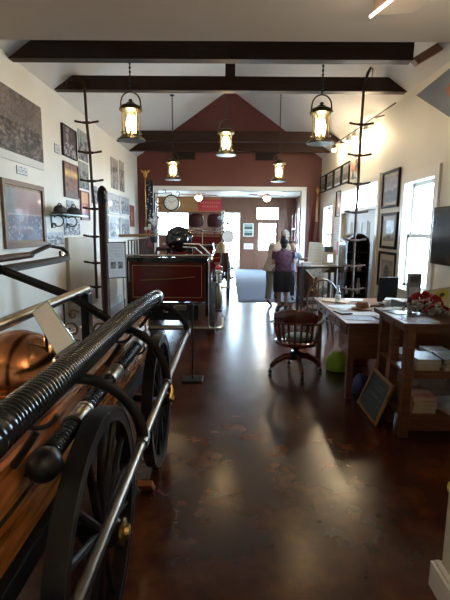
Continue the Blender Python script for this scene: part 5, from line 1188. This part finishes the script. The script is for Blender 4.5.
stack(1.60, 3.78, .20, 4, .18, .22, .035, 'dark book in the rear pile of the lower shelf', 'books on the lower shelf', [4])
# on the table top
z = CT
sheet(1.52, 3.42, z, .26, .18, 4, mat('glossy_blue', (.35, .48, .72), .15, col2=(.7, .75, .8), scale=9), 'magazine', 'glossy bluish-white magazine at the near corner of the display table', .004, 'magazine')
sheet(1.46, 3.75, z, .13, .20, 20, mat('glossy_navy', (.05, .09, .20), .2, noise=.4), 'magazine', 'dark blue booklet on the left edge of the display table', .005, 'magazine')
sheet(1.62, 3.93, z, .20, .14, -20, paper, 'paper_sheet', 'white sheet at the far left corner of the display table')
sheet(1.48, 3.92, z, .13, .10, 30, paper, 'paper_sheet', 'small white slip beside the far left corner of the display table')
t = thing('paper_stack', 'untidy heap of white papers on the desk behind the display table', 'paper', (1.62, 4.62, DZ))
for k in range(7): MB().obox((1.86+random.uniform(-.03, .03), 4.75+random.uniform(-.03, .03), DZ+.024+.018*k), (.24, .19, .014), rz(random.uniform(-30, 30))).build('sheet_bundle', paper, t, smooth=0)
t = thing('grey_binder', 'tall grey folder standing against the near window', 'folder', (2.15, 5.0, DZ))
MB().obox((2.15, 5.02, DZ+.20), (.16, .04, .395), rz(6)).build('folder_body', mat('binder_grey', (.30, .33, .36), .5, noise=.3, scale=12), t, smooth=0, bevel=.004)
MB().obox((2.145, 4.992, DZ+.33), (.10, .004, .07), rz(6)).build('folder_label', mat('binder_label', (.12, .12, .14), .5), t, smooth=0)
MB().obox((2.145, 4.992, DZ+.18), (.12, .004, .12), rz(6)).build('folder_sheet', paper, t, smooth=0)
def doll(x, y, lab, s=1.0, rot=0):
    t = thing('cloth_doll', lab, 'doll', (x, y, CT), 'red-hatted cloth dolls on the display table'); z = CT; random.seed(int(x*100))
    spots = mat('spotted_cloth', (.62, .60, .56), .8, col2=(.02, .02, .03), scale=34)
    rd = mat('red_felt', (.36, .012, .018), .9, noise=.5, scale=30); k_ = -1 if rot else 1
    MB().ball((x, y, z+.045*s), .048*s, (1.2, .9, .85), 14).build('body', spots, t)
    for k in (-1, 1):
        MB().tube([(x+k*.03*s, y-.02, z+.03*s), (x+k*.07*s, y-.065*s, z+.020), (x+k*.085*s, y-.105*s, z+.018)], [.018*s, .015*s, .019], 8).build('leg', spots, t)
        MB().tube([(x+k*.05*s, y, z+.075*s), (x+k*.10*s, y-.02, z+.05*s), (x+k*.11*s, y-.04, z+.03*s)], [.016*s, .012*s, .014], 8).build('arm', rd if rot else spots, t)
    MB().ball((x, y-.012, z+.10*s), .030*s, (1, 1, 1), 14).build('head', mat('doll_face', (.5, .36, .28), .7), t)
    MB().tube([(x, y+.004, z+.115*s), (x+k_*.006, y+.004, z+.145*s), (x+k_*.03*s, y, z+.165*s), (x+k_*.055*s, y, z+.145*s), (x+k_*.066*s, y, z+.12*s)], [.044*s, .034*s, .022*s, .013*s, .008*s], 14, flat=(1, .9)).build('hat', rd, t)
    MB().ball((x+k_*.068*s, y, z+.112*s), .012*s, n=8).build('pompom', paper, t)
    MB().ball((x-k_*.03, y+.02, z+.10*s), .028*s, (1, .8, 1.5), 10).build('hair', mat('doll_hair', (.03, .015, .015), .8), t)
    for k in range(5):
        a = random.uniform(0, 6.28); MB().ball((x+.065*math.cos(a), y-.03+.05*math.sin(a), z+.03+.02*k*s), .013, (1, .7, .9), 8).build('rosette', [paper, rd, blkm, paper, rd][k], t)
    MB().loft([((x-.01, y, z+.072*s), .045*s, .04*s), ((x, y, z+.088*s), .05*s, .045*s)], 12).build('ruff', rd if rot else spots, t)
doll(1.62, 3.74, 'red-hatted spotted doll on the display table, left one', 1.0)
doll(1.78, 3.66, 'red-hatted spotted doll on the display table, right one', .95, 1)
doll(1.80, 3.90, 'red-hatted doll at the back in front of the yellow card', .95, 1)
def art_card(u, v):
    d = math.hypot((u-.68)*1.1, v-.66)
    if d < .10: return (.06, .07, .03)
    if d < .25: return (.55, .45, .06)
    if math.hypot(u-.2, v-.6) < .16: return (.55, .28, .06)
    if math.hypot(u-.4, v-.55) < .22 and nz(u, v, 9, 4) > .42: return (.50, .03, .04)
    if abs(u-.6-.2*(v-.5)) < .05 and v < .6: return (.10, .2, .05)
    return (.56, .49, .34)
t = thing('flower_card', 'cream card painted with a yellow sunflower, leaning behind the dolls', 'card', (1.92, 3.92, CT))
artpanel('card_face', [(1.76, 3.955, CT+.003), (2.02, 3.93, CT+.003), (2.06, 3.975, CT+.205), (1.80, 3.99, CT+.16)], art_card, 36, 30, t, th=.006)
MB().tube([(1.90, 3.965, CT+.10), (1.92, 3.992, CT+.004)], .004, 6).build('strut', blk, t)
tag(MB().ball((1.86, 3.50, CT+.062), .06, (.8, .8, 1), 14).build('pink_figurine', mat('pink_glaze', (.55, .24, .24), .4)), 'rounded pink ornament at the right edge of the photo on the display table', 'ornament')
tag(MB().obox((1.70, 4.30, DZ+.10), (.03, .22, .19), rz(10)).build('framed_picture', mat('slate_frame', (.08, .10, .13), .4), smooth=0, bevel=.004), 'small slate-grey frame standing on the desk behind the dolls', 'picture')
# chalkboard
t = thing('chalkboard', 'small wood-framed chalkboard leaning against the display table', 'chalkboard', (1.34, 3.70, 0))
P0, P1, P2, P3 = Vector((1.275, 4.02, .012)), Vector((1.275, 3.50, .012)), Vector((1.372, 3.42, .40)), Vector((1.372, 3.89, .40))
def L2(u, v): return (P0*(1-u)+P1*u)*(1-v)+(P3*(1-u)+P2*u)*v
nn = (P1-P0).cross(P3-P0).normalized()
if nn.x > 0: nn = -nn
q = MB(); f = .06
for (a, b_, c_, d_) in ((0, 1, 0, f), (0, 1, 1-f, 1), (0, f, f, 1-f), (1-f, 1, f, 1-f)):
    qd = [L2(a, c_), L2(b_, c_), L2(b_, d_), L2(a, d_)]; q.hexa([p-nn*.0 for p in qd], [p+nn*.018 for p in qd])
q.build('frame', oak_m, t, smooth=0)
def art_chalk(u, v):
    r = int((1-v)*11)
    if r in (2, 3, 5, 7) and .18 < u < .82 and nz(u*4, r, 10, 3) > .55 and .3 < ((1-v)*11) % 1 < .7: return (.11, .13, .13)
    return (.018, .026, .026)
artpanel('slate', [L2(f, f)+nn*.010, L2(1-f, f)+nn*.010, L2(1-f, 1-f)+nn*.010, L2(f, 1-f)+nn*.010], art_chalk, 36, 34, t, th=.008)
# yellow pail behind the wall end
t = thing('yellow_bucket', 'yellow plastic bucket half hidden behind the pale wall end', 'bucket', (1.385, 2.24, 0))
MB().lathe([(.09, 0), (.10, .01), (.12, .20), (.135, .205), (.135, .22), (.11, .22), (.085, .03)], (1.385, 2.24, 0), n=24).build('bucket_body', mat('yellow_plastic', (.5, .40, .02), .4), t)
MB().tube(arc((1.385, 2.24, .212), .13, 0, 180, 12, 'XZ', .05), .005, 6).build('bucket_handle', blk, t)
